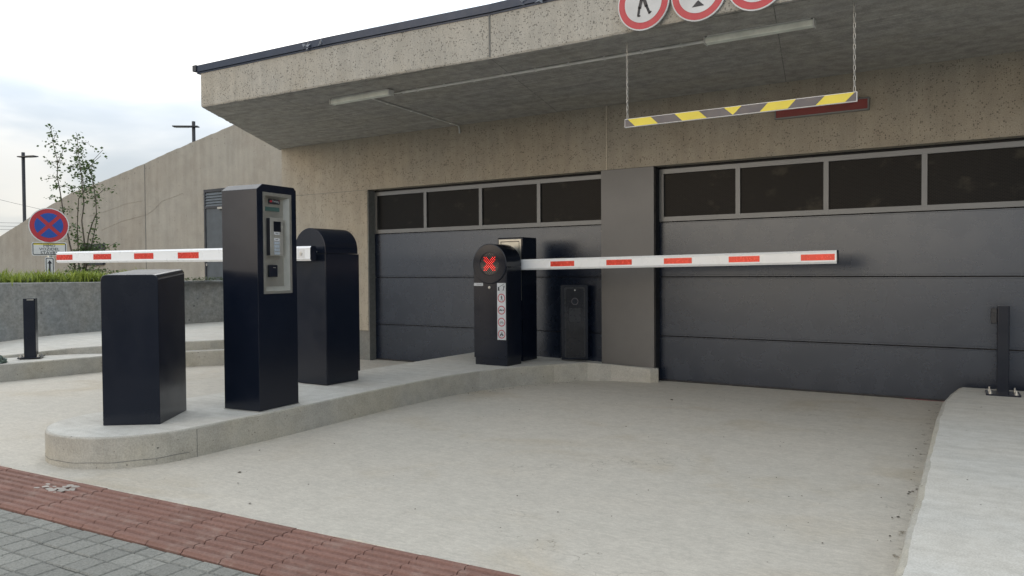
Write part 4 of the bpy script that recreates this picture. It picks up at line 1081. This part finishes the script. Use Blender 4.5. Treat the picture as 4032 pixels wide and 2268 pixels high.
# reader post by the pier
T = thing('reader_post', 'low black post with dark glass front beside the steel pier', 'card reader post', (-3.795, 6.95, .18))
mb = prism(rrect(0, .275, 0, .772, .022, 5, False), 'y', 0, .10)
o = mb.build('housing', 'box', None, bevel=.004); o.parent = T
mb = prism(rrect(.03, .245, .02, .745, .02, 5), 'y', -.006, -.0008); o = mb.build('front_frame', 'boxedge', None); o.parent = T
mb = prism(rrect(.045, .230, .03, .73, .02, 5), 'y', -.0085, -.0065); o = mb.build('front_cover', 'screen', None); o.parent = T; fc = o
pl = Plane((.137, -.010, .60), (1, 0, 0), (0, 0, 1)); pl.ring(0, 0, .030, .036, 'greyfoil', 0, 24); pl.ring(0, 0, .0, .030, 'box', -.0003, 24); o = pl.mb.build('camera_lens', None, None, recalc=False); o.parent = fc
pl = Plane((.137, -.010, .45), (1, 0, 0), (0, 0, 1)); pl.rect(-.06, .06, -.06, .08, 'boxedge', 0); o = pl.mb.build('reader_window', None, None, recalc=False); o.parent = fc
mb = MB(); mb.tube([(.137, -.014, .715), (.137, -.0085, .715)], .007, 10); o = mb.build('lock', 'zinc', None); o.parent = fc
T.rotation_euler = (0, 0, R_(36))

# ------------------------------------------------------------------ bollards
def bollard(loc, wd, hgt, plate, rz, label, extra):
    T = thing('bollard', label, 'bollard', loc)
    x = wd/2
    mb = MB(); prof = rrect(-x, x, -x, x, .008, 3)
    mb = prism(prof, 'z', .012, hgt)
    o = mb.build('post', 'box', None); o.parent = T
    p = plate/2
    mb = prism(rrect(-p, p, -p, p, .006, 2), 'z', 0, .012); o = mb.build('base_plate', 'box', None, bevel=.001); o.parent = T
    for sx in (-1, 1):
        for sy in (-1, 1):
            q = p-.028; mb = MB(); mb.tube([(sx*q, sy*q, .012), (sx*q, sy*q, .042)], .006, 8); mb.tube([(sx*q, sy*q, .012), (sx*q, sy*q, .016)], .014, 14); mb.tube([(sx*q, sy*q, .016), (sx*q, sy*q, .028)], .010, 6)
            o = mb.build('bolt', 'zinc', None); o.parent = T
    if extra == 'box':
        mb = MB(); mb.box(-x-.038, -x-.0005, -.03, .03, hgt-.13, hgt-.015); o = mb.build('reader', 'boxedge', None, bevel=.003); o.parent = T
    if extra == 'tube':
        mb = MB(); mb.box(-.02, .045, -x-.0012, -x-.0002, hgt-.018, hgt-.010); o = mb.build('slot', 'steel_lite', None); o.parent = T
    T.rotation_euler = (0, 0, rz)
bollard((-8.905, 4.27, .19), .115, .645, .22, R_(52), 'thick black square bollard on the left pavement kerb', 'tube')
bollard((.03, 6.66, .17), .078, .648, .215, R_(3), 'slim black square bollard with small box on the right pavement', 'box')

# crumpled cloth on left kerb
bm = bmesh.new(); bmesh.ops.create_icosphere(bm, subdivisions=4, radius=1)
for v in bm.verts:
    p = v.co.copy(); k = 1+.55*noise.noise(p*1.7)+.3*noise.noise(p*4.1)+.15*noise.noise(p*9)
    v.co = Vector((p.x*.085*k, p.y*.06*k, max(0, (p.z+.35)*.05*k)))
me = bpy.data.meshes.new('crumpled_cloth'); bm.to_mesh(me); bm.free(); me.materials.append(MT['cloth'])
o = bpy.data.objects.new('crumpled_cloth', me); COL.objects.link(o); o.location = (-8.72, 3.86, .182)
tag(o, 'crumpled grey green cloth lying on the left kerb', 'cloth')

# small litter
rnd = random.Random(77)
mb = MB()
def scrap(x, y, z, s_):
    n = rnd.randint(4, 6); a0 = rnd.uniform(0, PI)
    el = rnd.uniform(.35, 1)
    pts = [(x+s_*math.cos(a0)*math.cos(2*PI*j/n)*rnd.uniform(.7, 1.2)-s_*el*math.sin(a0)*math.sin(2*PI*j/n), y+s_*math.sin(a0)*math.cos(2*PI*j/n)+s_*el*math.cos(a0)*math.sin(2*PI*j/n)*rnd.uniform(.7, 1.2), z+.003+rnd.uniform(0, s_*.25)) for j in range(n)]
    c = (x, y, z+.004+s_*.3)
    mb.add(pts+[c], [(j, (j+1) % n, n) for j in range(n)])
for _ in range(90): scrap(rnd.uniform(-3.9, -.4), rnd.uniform(2.6, 7.1), 0, rnd.uniform(.0025, .007))
for _ in range(30): y = rnd.uniform(2.6, 7.0); scrap(-.30-.02*(y-3)-abs(rnd.gauss(0, .05)), y, 0, rnd.uniform(.003, .010))
for _ in range(70): t = rnd.random(); scrap(-4.0+t*.5+rnd.gauss(0, .03), 5.6+t*1.25+rnd.gauss(0, .04), 0, rnd.uniform(.003, .008))
for _ in range(25): scrap(rnd.uniform(-9.5, -8.7), rnd.uniform(4, 6), .20, rnd.uniform(.004, .014))
for _ in range(20): scrap(rnd.uniform(-.2, .8), rnd.uniform(3, 6.6), .17, rnd.uniform(.003, .006))
scrap(-2.32, 6.17, 0, .022); scrap(-3.52, 2.75, 0, .013); scrap(-3.34, 2.60, 0, .010); scrap(-3.0, 2.4, .0, .009)
o = mb.build('litter', 'leafdry', recalc=False); o['kind'] = 'stuff'; o['label'] = 'tiny dark crumbs and leaf bits scattered over the concrete'; o['category'] = 'litter'
